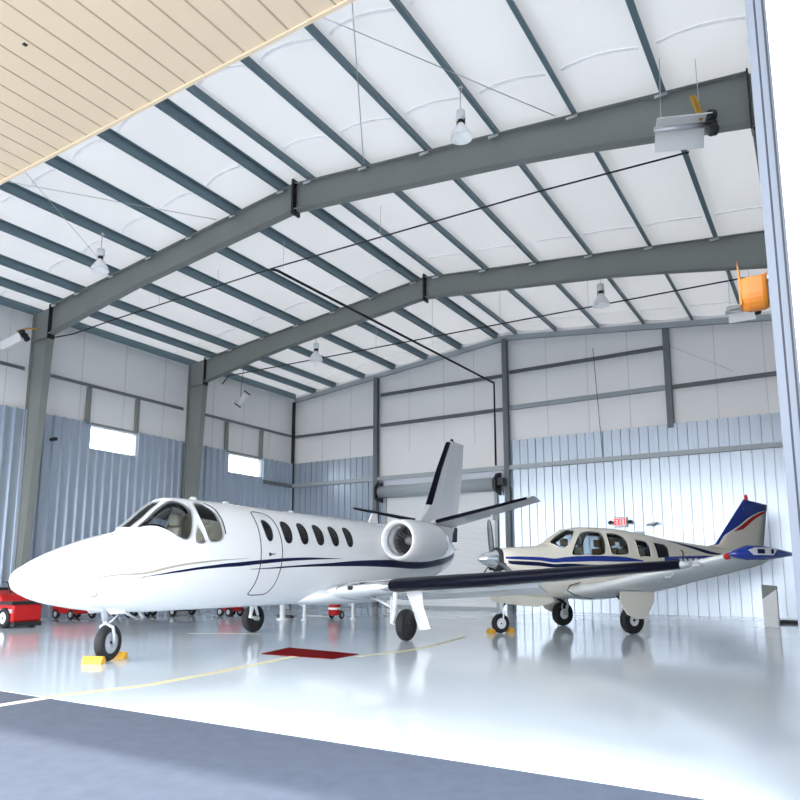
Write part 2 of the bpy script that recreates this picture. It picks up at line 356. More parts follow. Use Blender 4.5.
for x, z0, nm in ((-17.83, 0, 'left'), (-11.3, 0, 'middle'), (-4.83, ZP-.15, 'right')):
    m = MB(); yy = YE-.2 if z0 == 0 else YE-.02
    m.box(x-.11, x+.11, yy, yy+.012, z0, rt(x)-.2); m.box(x-.006, x+.006, yy, yy+.2, z0, rt(x)-.2); m.box(x-.11, x+.11, yy+.19, yy+.2, z0, rt(x)-.2)
    m.build('wall_column', M['girt'], label='steel wind post on the back wall, the %s one' % nm, category='post', group='back wall posts', **STRUCT)
m = MB(); m.box(XL, XL+.12, YE-.14, YE-.02, 0, rt(XL)-.2); m.build('corner_column', M['black'], label='black corner post between the left and back walls', category='post', **STRUCT)
# left wall girt, window framing
for y0, y1, z, nm in ((YF, Y1-.2, ZG, 'near bay'), (Y1+.2, Y2-.2, ZG, 'middle bay'), (Y2+.2, YE, ZG, 'far bay')):
    m = MB(); m.box(XL-.02, XL-.008, y0, y1, z, z+.12); m.box(XL-.02, XL+.05, y0, y1, z, z+.012)
    m.build('wall_beam', M['girt'], label='dark horizontal girt on the left wall, %s' % nm, category='girt', **STRUCT)
m = MB(); m.box(XL+.05, XL+.12, 24.7, YE, ZE1-.12, ZE1+.06); m.build('wall_beam', M['girt'], label='short rail at the far end of the left wall', category='girt', **STRUCT)
for i, (y0, y1, z0, z1) in enumerate((W1, W2)):
    z1 = ZP-.06
    m = MB()
    for a, b, c, d in ((y0, y1, z0, z0+.05), (y0, y1, z1-.05, z1), (y0, y0+.05, z0+.05, z1-.05), (y1-.05, y1, z0+.05, z1-.05)): m.box(XL-.2, XL+.02, a, b, c, d)
    f = m.build('window_%d' % (i+1), M['jamb'], **STRUCT)
    m = MB(); m.box(XL-.15, XL-.142, y0+.05, y1-.05, z0+.05, z1-.05); m.build('pane', M['wglass'], f)
    for y in (y0-.08, y1-.02):
        m = MB(); m.box(XL-.14, XL-.0, y-.06, y+.08, ZP-.06, ZG); m.build('window_post_trim', M['steel'], **STRUCT)
    m = MB(); m.box(XL-.14, XL+.03, y0-.1, y1+.1, ZP-.06, ZP+.02); m.build('window_head_trim', M['steel'], **STRUCT)
# front wall, door header, jamb, lifted door
m = MB()
m.quads([[(XL-.4, YF-.25, 7.25), (XR, YF-.25, 7.25), (XW+.6, YF-.25, 7.25)], [(XL-.4, YF-.25, rt(XL)+.4), (XR, YF-.25, rt(XR)+.4), (XW+.6, YF-.25, rt(XW)+.4)]], False)
o = m.build('wall_front_header', M['jamb'], **STRUCT); md = o.modifiers.new('thickness', 'SOLIDIFY'); md.thickness = .2; md.offset = -1
m = MB()
prof = [(-.235, .0)]; 
m.box(-.235, -.185, YF-.02, YF+.25, 0, 7.25); m.build('door_3_jamb', M['trimblue'], **STRUCT); m = MB(); m.box(-.185, -.172, YF-.0, YF+.25, 0, 7.25); m.box(-.135, -.122, YF, YF+.25, 0, 7.25); m.build('door_3_jamb_joint', M['trimdark'], **STRUCT); m = MB(); m.box(-.172, -.135, YF-.015, YF+.25, 0, 7.25); m.box(-.122, -.105, YF-.02, YF+.25, 0, 7.25)
m.build('door_3_jamb_face', M['trimblue'], **STRUCT)
m = MB(); u = -.108; pr = []
while u < 9: pr += [(u, 0), (u+.09, 0), (u+.10, -.012), (u+.14, -.012), (u+.15, 0)]; u += .24
pr.append((9, 0)); m.quads([[(a, YF-.03+d, 0) for a, d in pr], [(a, YF-.03+d, 7.25) for a, d in pr]], False)
o = m.build('wall_front_right', M['whitem'], **STRUCT); md = o.modifiers.new('thickness', 'SOLIDIFY'); md.thickness = .02; md.offset = -1
MB().box(-.1, 9, YF+.0, YF+.22, 0, 7.25).build('wall_front_right_core', M['jamb'], **STRUCT)
MB().box(XL-9, XL-.1, YF-.05, YF+.2, 0, 7.25).build('wall_front_left', M['jamb'], **STRUCT)
t = thing('hangar_door', 'cream ribbed hangar door raised flat overhead at the opening', 'hangar door', (0, YF-.07, 7.06))
m = MB(); x = XL+.2; n = 0; pr = []; se = MB()
while x < -.4:
    pr += [(x, 0), (x+.284, 0), (x+.288, .03), (x+.306, .03)]; se.box(x+.290, x+.306, -6.1, -.02, -.004, .02); x += .31
m.quads([[(a, -.0, d) for a, d in pr], [(a, -6.2, d) for a, d in pr]], False)
o = m.build('door_skin', M['cream'], t)
se.build('panel_joints', M['creamd'], t, kind='stuff')
MB().box(XL+.2, -.4, -.0, .045, -.015, .16).build('edge_trim', M['cream'], t)
MB().box(XL+.2, -.4, -6.2, -.02, .06, .16).build('door_core', M['cream'], t)
MB().box(-7.02, -6.98, -1.36, -1.32, -.012, .01).build('bolt_head', M['black'], t)
# ================================================================ BODY LOFTING
def inpoly(x, y, P):
    c = False; n = len(P)
    for i in range(n):
        x1, y1 = P[i]; x2, y2 = P[(i+1) % n]
        if (y1 > y) != (y2 > y) and x < (x2-x1)*(y-y1)/(y2-y1)+x1: c = not c
    return c
def chaikin(P, k=2, closed=True):
    for _ in range(k):
        Q = []; n = len(P)
        if not closed: Q.append(P[0])
        for i in range(n if closed else n-1):
            a, b = P[i], P[(i+1) % n]; Q += [tuple(u*.75+v*.25 for u, v in zip(a, b)), tuple(u*.25+v*.75 for u, v in zip(a, b))]
        if not closed: Q.append(P[-1])
        P = Q
    return P
def body(H, name, m, root, tf, dens, holes, nr=120):
    """skin of a fuselage; holes are polygons in (station, angle in degrees)"""
    ss = []; s = H.s0
    while s < H.s1: ss.append(s); s += dens(s)
    ss.append(H.s1); V = []; F = []; n = nr
    for s in ss:
        for k in range(n):
            x, z = H.pt(s, 2*math.pi*k/n); V.append(tf(s, x, z))
    def smp(s, a):
        a = a if a <= 180 else a-360
        return any(inpoly(s, a, h) for h in holes)
    for i in range(len(ss)-1):
        sm = (ss[i]+ss[i+1])/2
        for k in range(n):
            if smp(sm, 360*(k+.5)/n): continue
            F.append((i*n+k, i*n+(k+1) % n, (i+1)*n+(k+1) % n, (i+1)*n+k))
    F.append(tuple(range(n))); F.append(tuple(reversed([(len(ss)-1)*n+k for k in range(n)])))
    b = MB(); b.v = V; b.sm = True
    for f in F: b.face(f)
    b.smooth[-1] = b.smooth[-2] = False
    return b.build(name, m, root)
def edge_pts(H, P, tf, off, step=.03):
    out = []
    n = len(P)
    for i in range(n):
        (s0, a0), (s1, a1) = P[i], P[(i+1) % n]; q = max(1, int((abs(s1-s0)+abs(a1-a0)*.016)/step))
        for k in range(q):
            t = k/q; s = s0+(s1-s0)*t; a = R(a0+(a1-a0)*t); x, z = H.pt(s, a, off); out.append(tf(s, x, z))
    return out
def rim(H, P, tf, r, off=0.0):
    m = MB(); pts = edge_pts(H, P, tf, off); pts.append(pts[0]); pts.append(pts[1]); m.tube(pts, r, 6, False); return m
def patch(H, P, tf, off, th=.006, rows=10, cols=8):
    """a thin shell lying on the body inside the convex-ish outline P (station, angle)"""
    a0 = min(p[1] for p in P); a1 = max(p[1] for p in P); grid = []
    for i in range(rows+1):
        a = a0+(a1-a0)*min(max(i/rows, .004), .996); xs = []
        n = len(P)
        for j in range(n):
            (s1, b1), (s2, b2) = P[j], P[(j+1) % n]
            if (b1 > a) != (b2 > a): xs.append(s1+(s2-s1)*(a-b1)/(b2-b1))
        if len(xs) < 2: continue
        l, r = min(xs), max(xs); grid.append([(l+(r-l)*k/cols, a) for k in range(cols+1)])
    def shell(o): return [[tf(s, *H.pt(s, R(a), o)) for s, a in row] for row in grid]
    top, bot = shell(off), shell(off-th); m = MB(); m.sm = True
    rings = []
    for t, b in zip(top, bot): rings.append(t+b[::-1])
    m.quads(rings, True, (True, True)); return m
def band(H, T, B, tf, off=.004, th=.003, n=60):
    """a painted stripe between two curves of (station, angle)"""
    ft = pchip([p[0] for p in T], [p[1] for p in T]); fb = pchip([p[0] for p in B], [p[1] for p in B]); s0, s1 = T[0][0], T[-1][0]
    rings = []
    for i in range(n+1):
        s = s0+(s1-s0)*i/n; a, b = ft(s), fb(s)
        if a-b < .1: b = a-.1
        rings.append([tf(s, *H.pt(s, R(b+(a-b)*k/3), off)) for k in range(4)]+[tf(s, *H.pt(s, R(a+(b-a)*k/3), off-th)) for k in range(4)])
    m = MB(); m.sm = True; m.quads(rings, True, (True, True)); return m
def airfoil(chord, tk, n=14, droop=0.0):
    """points (back from the leading edge, height), closed, starting at the trailing edge on top"""
    P = []
    f = lambda u: 5*tk*chord*(.2969*math.sqrt(u)-.126*u-.3516*u*u+.2843*u**3-.1015*u**4)
    us = [.5*(1-math.cos(math.pi*k/n)) for k in range(n+1)]
    for u in us[::-1]: P.append((u*chord, f(u)+.002-droop*u*u*chord))
    for u in us[1:]: P.append((u*chord, -f(u)*.9-droop*u*u*chord-.002))
    return P
def wing(sections, n=14, c0=None, off=0.0):
    """sections: (span, le_back, le_z, chord, thick, droop). Returns rings in (span, back, z); c0 keeps only the first share of chord"""
    rings = []
    for sp_, b, z, ch, tk, dr in sections:
        P = airfoil(ch, tk, n, dr)
        if c0:
            up = [p for p in P[:n+1] if p[0] <= c0*ch+1e-9]; lo = [p for p in P[n+1:] if p[0] <= c0*ch+1e-9]; P = up+lo
            cx = c0*ch; P = [(p[0]-off if p[0] < cx*.9 else p[0], p[1]+(off if p[1] > 0 else -off)) for p in P]
        rings.append([(sp_, b+p[0], z+p[1]) for p in P])
    return rings
def wheel(root, name, c, r, wd, axis='x', hubr=.5, hubm='hub', side=1):
    m = MB(); h = wd/2
    prof = [(r*hubr, -h*.8), (r*.72, -h), (r*.88, -h*.95), (r*.97, -h*.6), (r, -h*.2), (r, h*.2), (r*.97, h*.6), (r*.88, h*.95), (r*.72, h), (r*hubr, h*.8)]
    m.lathe(prof, 36, axis, c); t = m.build(name, M['rubber'], root)
    m = MB(); m.lathe([(.001, -h*.62), (r*.16, -h*.62), (r*.18, -h*.45), (r*hubr*.8, -h*.5), (r*hubr*1.02, -h*.82), (r*hubr*1.02, h*.82), (r*hubr*.8, h*.5), (r*.18, h*.45), (r*.16, h*.62), (.001, h*.62)], 32, axis, c)
    m.build('wheel_hub', M[hubm], t)
    for sg in (-1, 1):
        m = MB(); p = list(c); q = list(c); k = 'xyz'.index(axis); p[k] += sg*h*.55; q[k] += sg*h*.85; m.tube([p, q], r*.09, 10); m.build('axle_nut', M['black'], t)
    return t
# ================================================================ THE BUSINESS JET (nose towards -Y)
jet = thing('business_jet', 'white twin-engine business jet with navy stripes, nose to the left', 'airplane', (-10.35, 5.87, 0))
jt = lambda s, x, z: (x, s, z)
mir = lambda P: [(s, 180-a) for s, a in P]
A_ = [(1.90, 80), (2.15, 80), (2.46, 81), (2.54, 84), (2.54, 96), (2.46, 99), (2.15, 100), (1.90, 100)]
B_ = chaikin([(1.90, 71), (2.15, 73), (2.46, 75), (2.64, 72), (2.82, 64), (2.885, 54), (2.80, 37.5), (2.705, 23.2), (2.60, 18.0), (2.46, 23.4), (2.30, 36), (2.10, 58)], 2)
C_ = chaikin([(3.06, 66), (3.26, 65), (3.40, 52), (3.42, 38), (3.41, 22), (3.34, 15), (3.10, 14), (3.03, 18), (2.99, 29.4), (2.95, 42), (2.98, 57)], 2)
D_ = chaikin([(2.87, 32), (2.90, 29), (2.985, 18.9), (2.975, 13.5), (2.77, 14.5), (2.76, 20)], 1)
front = [B_, mir(B_), A_]; sidew = [C_, D_, mir(C_), mir(D_)]
def jd(s): return .03 if s < .5 else (.06 if s < 1.85 else (.014 if s < 3.5 else .12))
body(JET, 'fuselage', M['white'], jet, jt, jd, front+sidew, 180)
for P in front+sidew:
    patch(JET, P, jt, -.004, .005, 16, 10).build('cockpit_glass', M['glass'], jet)
    rim(JET, P, jt, .016, -.002).build('window_frame', M['galv'], jet)
rim(JET, [(s+.04, a) for s, a in [(3.28, 66), (3.40, 54), (3.425, 38), (3.415, 22), (3.415, 22), (3.425, 38), (3.40, 54)]], jt, .012, .002).build('window_seal', M['black'], jet)
# cockpit inside
ck = MB(); ck.box(-.62, .62, 2.2, 2.5, 1.55, 1.98); ck.box(-.55, .55, 2.12, 2.42, 1.98, 2.04); ck.build('instrument_panel', M['dark'], jet)
m = MB(); m.quads([[(JET.pt(3.7, R(k*15))[0]*.96, yy, 1.7+(JET.pt(3.7, R(k*15))[1]-1.7)*.96) for k in range(24)] for yy in (3.75, 3.8)], True, (True, True)); m.build('cabin_bulkhead', M['beige'], jet)
m = MB(); m.box(-.6, .6, 2.2, 3.7, 1.1, 1.15); m.build('cockpit_floor', M['dark'], jet)
for x in (-.38, .38):
    m = MB(); m.box(x-.22, x+.22, 2.75, 3.2, 1.45, 1.6); m.quads([[(x-.21, 3.1, 1.6), (x+.21, 3.1, 1.6), (x+.21, 3.22, 1.6), (x-.21, 3.22, 1.6)], [(x-.17, 3.26, 2.3), (x+.17, 3.26, 2.3), (x+.17, 3.36, 2.3), (x-.17, 3.36, 2.3)]], True, (True, True))
    m.box(x-.13, x+.13, 3.26, 3.36, 2.32, 2.55); m.box(x-.08, x+.08, 2.9, 3.1, 1.05, 1.45); bev(m.build('pilot_seat', M['beige'], jet), .03)
    m = MB(); m.tube([(x-.15, 2.6, 1.95), (x-.17, 2.58, 2.08), (x-.08, 2.58, 2.03), (x+.08, 2.58, 2.03), (x+.17, 2.58, 2.08), (x+.15, 2.6, 1.95)], .018); m.tube([(x, 2.58, 2.03), (x, 2.45, 1.9)], .02); m.build('control_yoke', M['whitem'], jet)
m = MB(); m.tube([(0, 2.1, 2.28), (0, 2.4, 2.56)], .03); m.build('windshield_post', M['white'], jet)
# cabin windows and door
def oval(cs, dx=0): return chaikin(cs, 2)
wl = [[(4.50, 44), (4.66, 44), (4.765, 34), (4.70, 16.5), (4.52, 15.5), (4.475, 30)],
      [(5.08, 44), (5.26, 44), (5.34, 33.9), (5.27, 16), (5.07, 15), (5.04, 30)], [(5.60, 44), (5.78, 44), (5.85, 32), (5.78, 16), (5.58, 15), (5.56, 30)],
      [(6.12, 44), (6.31, 44), (6.39, 32), (6.32, 16), (6.11, 15), (6.08, 30)], [(6.68, 44), (6.86, 44), (6.93, 32), (6.86, 16), (6.66, 15), (6.63, 30)], [(7.24, 45), (7.43, 45), (7.49, 33), (7.40, 16), (7.21, 15), (7.19, 30)]]
for i, P in enumerate(wl):
    P = chaikin(P, 2)
    for Q in (P, mir(P)):
        if i == 0 and Q is not P: continue
        o = patch(JET, Q, jt, .005, .008, 12, 6).build('cabin_window', M['tint'], jet)
        rim(JET, Q, jt, .010, .002).build('window_rim', M['black'] if i else M['hub'], o)
DR = [(4.40, 58), (4.70, 58), (4.88, 52.5), (4.93, 37.7), (4.94, 18), (4.93, -3), (4.90, -20), (4.86, -38), (4.76, -47), (4.60, -48), (4.28, -47.5), (4.27, -43), (4.31, -28.8), (4.32, -10.1), (4.325, 6.5), (4.34, 24), (4.36, 42)]
rim(JET, chaikin(DR, 1), jt, .011, .0).build('door_outline', M['black'], jet)
x, z = JET.pt(4.62, R(4)); hm = MB(); hm.box(x-.01, x+.02, 4.55, 4.59, z-.06, z+.0); hm.tube([(x+.015, 4.58, z-.03), (x+.02, 4.70, z-.02)], .01); hm.build('door_handle', M['black'], jet)
# stripes
S1T = [(1.78, -2.9), (2.66, -7.9), (3.53, -6.5), (4.30, -3.6), (5.17, -.6), (5.98, .6), (6.94, .5)]
S1B = [(1.78, -3.3), (2.66, -10.6), (3.53, -10.6), (4.30, -7.9), (5.17, -4.1), (5.98, -1.6), (6.94, .2)]
S2T = [(4.07, -13.3), (4.6, -11.7), (5.5, -8.4), (6.5, -5.2), (7.65, -1.2), (8.95, .4), (10.5, -2.5), (12.1, -2), (13.3, 0)]
S2B = [(4.07, -13.7), (4.6, -13.1), (5.5, -10.5), (6.5, -9.3), (7.65, -8.5), (8.95, -10), (10.5, -15), (12.1, -17), (13.3, -18)]
S3T = [(.62, -5.0), (1.32, 2.7), (2.07, 1.1), (2.85, -2.0), (3.53, -2.3), (4.0, -1.5)]; S3B = [(.62, -5.5), (1.32, 1.0), (2.07, -1.4), (2.85, -3.8), (3.53, -3.2), (4.0, -1.8)]
for T, B, mt in ((S1T, S1B, 'navy'), (S2T, S2B, 'navy'), (S3T, S3B, 'tan')):
    band(JET, T, B, jt).build('livery_stripe', M[mt], jet)
    f = lambda Q: [(s, 180-a) for s, a in Q]
    band(JET, f(B), f(T), jt).build('livery_stripe', M[mt], jet)
# roof aerials
for s, h in ((3.35, .06), (4.2, .05), (6.2, .05)):
    m = MB(); zt = JET.f[0](s); m.quads([[(-.015, s-.1, zt-.03), (.015, s-.1, zt-.03), (.015, s+.14, zt-.03), (-.015, s+.14, zt-.03)], [(-.008, s, zt+h), (.008, s, zt+h), (.008, s+.1, zt+h), (-.008, s+.1, zt+h)]], True, (True, True)); m.build('antenna', M['white'], jet)
m = MB(); zt = 2.74; m.quads([[(-.03, 9.3, zt), (.03, 9.3, zt), (.03, 9.75, zt), (-.03, 9.75, zt)], [(-.015, 9.5, zt+.28), (.015, 9.5, zt+.28), (.015, 9.72, zt+.28), (-.015, 9.72, zt+.28)]], True, (True, True)); m.build('antenna', M['white'], jet)
for pts in ([(.58, 1.05, 1.12), (.62, 1.0, 1.08), (.62, .85, 1.08)], [(.68, 1.8, 1.36), (.75, 1.78, 1.36), (.75, 1.66, 1.36)]):
    m = MB(); m.tube(pts, .011); m.build('pitot_tube', M['galv'], jet)
# wings
def jwing(sg):
    secs = [(.60, 6.55, .99, 3.2, .13, .03), (1.15, 6.62, 1.08, 2.9, .14, .04), (2.15, 6.93, 1.18, 2.55, .14, .05), (4.2, 7.02, 1.30, 2.1, .16, .05), (6.2, 7.1, 1.45, 1.65, .16, .02), (8.0, 7.2, 1.585, 1.2, .15, 0), (8.14, 7.3, 1.60, .95, .07, 0)]
    to = lambda rs: [[(sg*a, b, z) for a, b, z in r] for r in rs]
    m = MB(); m.sm = True; m.quads(to(wing(secs)), True, (True, True)); w_ = m.build('wing', M['white'], jet)
    m = MB(); m.sm = True; m.quads(to(wing([q for q in secs if 2 < q[0] < 8.05], c0=.12, off=.012)), True, (True, True)); m.build('deice_boot', M['navy'] if 0 else M['boot'], w_)
    m = MB(); m.sm = True; m.quads(to(wing([(1.0,)+secs[1][1:], (2.14,)+secs[2][1:]], c0=.05, off=.006)), True, (True, True)); m.build('polished_leading_edge', M['chrome'], w_)
    # drooped flap and aileron under the trailing edge
    m = MB(); m.sm = False
    R2 = []
    for sp_, b, z, ch in ((.9, 8.75, .93, .85), (2.15, 8.75, .99, .75), (4.9, 8.55, 1.17, .55)):
        R2.append([(sg*sp_, b, z+.06), (sg*sp_, b+ch, z-.14), (sg*sp_, b+ch, z-.16), (sg*sp_, b+.05, z-.03)])
    m.quads(R2, True, (True, True)); m.build('flap', M['white'], w_)
    m = MB(); m.sm = True; m.tube([(sg*7.95, 7.6, 1.60), (sg*8.22, 7.75, 1.60), (sg*8.2, 8.4, 1.585)], [.05, .05, .02]); m.build('wingtip_light', M['whitem'], w_)
    m = MB(); m.tube([(sg*8.05, 7.32, 1.64), (sg*8.05, 7.36, 1.80), (sg*8.05, 7.2, 1.83)], .012); m.build('wingtip_probe', M['black'], w_)
    m = MB()
    m.tube([(sg*1.35, 6.71, 1.13), (sg*1.35, 6.62, 1.13)], .045, 16); m.build('landing_light', M['dark'], w_)
jwing(1); jwing(-1)
# wing root belly fairing
FA = Hull([(5.9, .86, .84, .02, .85, 2.2), (6.5, 1.12, .76, .88, .95, 2.3), (7.5, 1.22, .72, 1.0, .98, 2.4), (9.3, 1.2, .74, .98, .98, 2.4), (10.2, 1.1, .84, .8, .98, 2.2), (10.8, .98, .96, .02, .97, 2.0)])
body(FA, 'belly_fairing', M['white'], jet, jt, lambda s: .1, [], 64)
# engines
for sg in (1, -1):
    cx, cz = 1.34*sg, 2.25
    m = MB(); m.lathe([(.36, 9.0), (.375, 8.75), (.40, 8.63), (.44, 8.585), (.475, 8.61), (.51, 8.75), (.525, 9.1), (.525, 9.6), (.51, 10.0), (.47, 10.35), (.42, 10.5), (.39, 10.52), (.37, 10.48), (.34, 10.1)], 48, 'y', (cx, 0, cz)); n_ = m.build('engine_nacelle', M['white'], jet)
    m = MB(); m.lathe([(.405, 8.64), (.425, 8.595), (.44, 8.58), (.46, 8.59), (.482, 8.62), (.487, 8.66)], 48, 'y', (cx, 0, cz)); m.build('inlet_lip', M['alu'], n_)
    m = MB(); m.lathe([(.375, 8.74), (.36, 9.05), (.36, 9.4), (.0, 9.4)], 40, 'y', (cx, 0, cz)); m.build('inlet_duct', M['galv'], n_)
    m = MB(); m.lathe([(.001, 8.98), (.05, 9.02), (.10, 9.12), (.12, 9.2), (.12, 9.3)], 20, 'y', (cx, 0, cz)); m.build('fan_spinner', M['galv'], n_)
    m = MB()
    for k in range(20):
        a = 2*math.pi*k/20; ca, sa = math.cos(a), math.sin(a); tx, tz = -sa, ca
        r0, r1 = .11, .355
        m.quads([[(cx+ca*r0-tx*.02, 9.14, cz+sa*r0-tz*.02), (cx+ca*r0+tx*.02, 9.24, cz+sa*r0+tz*.02), (cx+ca*r0+tx*.025, 9.245, cz+sa*r0+tz*.025)], [(cx+ca*r1-tx*.045, 9.14, cz+sa*r1-tz*.045), (cx+ca*r1+tx*.045, 9.22, cz+sa*r1+tz*.045), (cx+ca*r1+tx*.05, 9.225, cz+sa*r1+tz*.05)]], True, (True, True))
    m.build('fan_blades', M['dark'], n_)
    m = MB(); m.sm = True
    m.quads([[(sg*.70, 8.75, 2.38), (sg*.70, 9.1, 2.47), (sg*.70, 10.4, 2.42), (sg*.70, 10.7, 2.36), (sg*.70, 10.4, 2.30), (sg*.70, 9.1, 2.26)], [(sg*.95, 8.95, 2.30), (sg*.95, 9.1, 2.36), (sg*.95, 10.4, 2.34), (sg*.95, 10.6, 2.28), (sg*.95, 10.4, 2.22), (sg*.95, 9.1, 2.20)]], True, (True, True)); m.build('engine_pylon', M['white'], jet)
# fin
def flat_surf(secs, t):   # fin in the yz plane: (z, le, te, half thickness)
    rings = []
    for z, le, te, h in secs:
        c = te-le; rings.append([(0, le, z), (h*.7, le+.08*c, z), (h, le+.3*c, z), (h*.6, le+.7*c, z), (.008, te, z), (-.008, te, z), (-h*.6, le+.7*c, z), (-h, le+.3*c, z), (-h*.7, le+.08*c, z)])
    m = MB(); m.sm = False; m.quads(rings, True, (True, True)); return m
fz = [(2.45, 10.9, 14.25, .10), (2.78, 11.3, 14.3, .12), (3.0, 11.74, 14.38, .115), (3.5, 12.40, 14.50, .11), (4.68, 13.08, 14.80, .085), (5.62, 13.72, 14.93, .06), (5.70, 13.9, 14.95, .04)]
fin = flat_surf(fz, 0).build('tail_fin', M['white'], jet)
bt = [(z, le-.012, le+.16, h*.75) for z, le, te, h in fz[3:6]]
rings = [[(0, a, z), (h*.9+.012, a+.10, z), (h*1.0+.014, b+.03, z), (-h*1.0-.014, b+.03, z), (-h*.9-.012, a+.10, z)] for z, a, b, h in bt]
m = MB(); m.quads(rings, True, (True, True)); m.build('deice_boot', M['boot'], fin)
m = MB(); m.lathe([(.06, 5.68), (.06, 5.73), (.04, 5.77), (.001, 5.79)], 14, 'z', (0, 14.1, 0), True); m.build('beacon', M['black'], fin)
for sg in (1, -1):
    secs = [(.0, 12.50, 2.96, 1.45, .10, .06), (.25, 12.52, 3.0, 1.35, .10, .06), (3.15, 12.88, 3.60, .72, .09, .1)]
    to = lambda rs: [[(sg*a, b, z) for a, b, z in r] for r in rs]
    m = MB(); m.sm = True; m.quads(to(wing(secs)), True, (True, True)); s_ = m.build('tailplane', M['white'], jet)
    m = MB(); m.sm = True; m.quads(to(wing([secs[1], (3.0, 12.86, 3.57, .74, .09, .1)], c0=.16, off=.012)), True, (True, True)); m.build('deice_boot', M['boot'], s_)
    m = MB(); m.box(min(sg*1.60, sg*1.66), max(sg*1.60, sg*1.66), 13.5, 13.95, 3.05, 3.24); m.build('elevator_hinge_fairing', M['white'], s_)
m = MB(); m.quads([[(-.02, 13.8, 2.42), (.02, 13.8, 2.42), (.02, 14.35, 2.45), (-.02, 14.35, 2.45)], [(-.02, 14.2, 2.9), (.02, 14.2, 2.9), (.02, 14.4, 2.9), (-.02, 14.4, 2.9)]], True, (True, True)); m.build('rudder_lower_section', M['dark'], jet)
m = MB(); m.lathe([(.17, 13.45), (.13, 13.9), (.02, 14.3)], 16, 'y', (0, 0, 2.2), True); m.build('tail_cone', M['white'], jet)
# landing gear
ng = wheel(jet, 'nose_wheel', (0, 0, 0), .30, .17, 'x', .60)
ng.location = (-.05, 1.76, .30); ng.rotation_euler = (0, 0, R(20))
m = MB(); m.tube([(-.05, 1.62, 1.0), (-.05, 1.68, .66)], .055, 12); m.tube([(-.05, 1.68, .66), (-.05, 1.70, .58)], .04, 12)
for x in (-.21, .11):
    m.tube([(-.05, 1.70, .60), (x, 1.72, .56), (x, 1.75, .44), (x, 1.76, .30)], .028, 10)
m.tube([(-.05, 1.74, .86), (-.05, 1.92, .74), (-.05, 1.75, .60)], .022, 8); m.build('nose_gear_strut', M['hub'], jet)
for x in (-.30, .24):
    m = MB(); m.prism([(1.45, .88), (1.85, .88), (1.8, .775), (1.55, .775)], .015, 'yz', x); m.build('nose_gear_door', M['white'], jet)
m = MB(); m.tube([(-.05, 1.8, .95), (-.05, 2.3, .82), (.05, 2.35, .68)], .03, 8); m.tube([(.1, 1.9, .8), (.1, 2.2, .66)], .02, 8); m.build('drag_brace', M['galv'], jet)
for sg in (1, -1):
    cx = 2.29 if sg > 0 else -2.18
    wheel(jet, 'main_wheel', (cx, 7.45, .34), .34, .20, 'x', .5, 'dark')
    m = MB(); xi = cx-sg*.18
    m.tube([(xi, 7.3, 1.1), (xi, 7.22, .62)], .055, 12); m.tube([(xi, 7.22, .62), (xi, 7.15, .40), (xi, 7.45, .34)], .045, 10); m.tube([(xi, 7.45, .34), (cx, 7.45, .34)], .05, 10)
    m.tube([(xi, 7.22, .9), (xi, 7.42, .42)], .035, 10); m.tube([(xi-sg*.02, 7.15, .95), (xi-sg*.02, 7.12, .5)], .014, 6); m.build('main_gear_leg', M['whitem'], jet)
    m = MB(); m.tube([(xi, 7.2, .7), (xi-sg*.7, 7.25, .98)], .03, 8); m.build('side_brace', M['galv'], jet)
    m = MB(); m.prism([(cx-sg*.12, 1.05), (cx+sg*.30, 1.08), (cx+sg*.32, .75), (cx+sg*.50, .26), (cx+sg*.22, .22), (cx+sg*.04, .70)], .02, 'xz', 7.62); m.build('main_gear_door', M['white'], jet)
# ================================================================ THE PROPELLER AIRCRAFT
bon = thing('propeller_airplane', 'cream single-propeller airplane with blue stripes and blue fin tip', 'airplane', (-5.55, 18.65, 0), R(-124.82))
bt_ = lambda s, l, z: (2.9-s, l, z)
BW0 = chaikin([(1.40, 80), (1.75, 86), (2.05, 84), (2.20, 70), (1.98, 50), (1.70, 33), (1.52, 40)], 1)
BW1 = chaikin([(1.84, 25), (2.20, 54), (2.40, 60), (2.62, 61), (2.90, 60), (2.955, 50), (2.93, 30), (2.87, 17), (2.76, 15.5), (2.50, 15.5), (2.0, 16), (1.82, 18)], 1)
BW2 = chaikin([(3.06, 57), (3.33, 58), (3.60, 50), (3.67, 38), (3.66, 22), (3.60, 17), (3.10, 16), (3.03, 20), (3.02, 40)], 1)
BW3 = [(3.95, 47), (4.36, 46), (4.43, 40), (4.41, 16), (4.00, 15.5), (3.96, 20)]
BW4 = [(4.63, 45), (5.03, 45), (5.13, 38), (5.10, 17), (4.66, 16)]
hl = [BW0, mir(BW0), BW1, mir(BW1), BW2, mir(BW2), BW3, mir(BW3)]
body(BON, 'fuselage', M['bcream'], bon, bt_, lambda s: .03 if 1.2 < s < 4.6 else .09, hl, 150)
for i, P in enumerate(hl):
    patch(BON, P, bt_, -.004, .005, 10, 8).build('cabin_glass', M['glass'], bon)
    rim(BON, P, bt_, .013, .0).build('window_frame', M['bcream'], bon)
for P in (BW4, mir(BW4)):
    o = patch(BON, P, bt_, .005, .008, 10, 6).build('rear_window', M['tint'], bon)
rows = [(.75, ('brown', 'beige')), (-.35, ('brown', 'brown')), (-1.25, ('beige', 'beige'))]
for x, cs in rows:
    for y, c in ((-.28, cs[0]), (.28, cs[1])):
        m = MB(); m.box(x-.05, x+.42, y-.22, y+.22, 1.35, 1.5); m.box(x-.16, x-.04, y-.2, y+.2, 1.45, 2.12); m.box(x-.15, x-.06, y-.13, y+.13, 2.16, 2.36); m.box(x-.1, x+.3, y-.18, y+.18, 1.0, 1.35)
        bev(m.build('seat', M[c], bon), .03)
m = MB(); m.box(1.25, 1.45, -.5, .5, 1.4, 2.0); m.build('instrument_panel', M['dark'], bon)
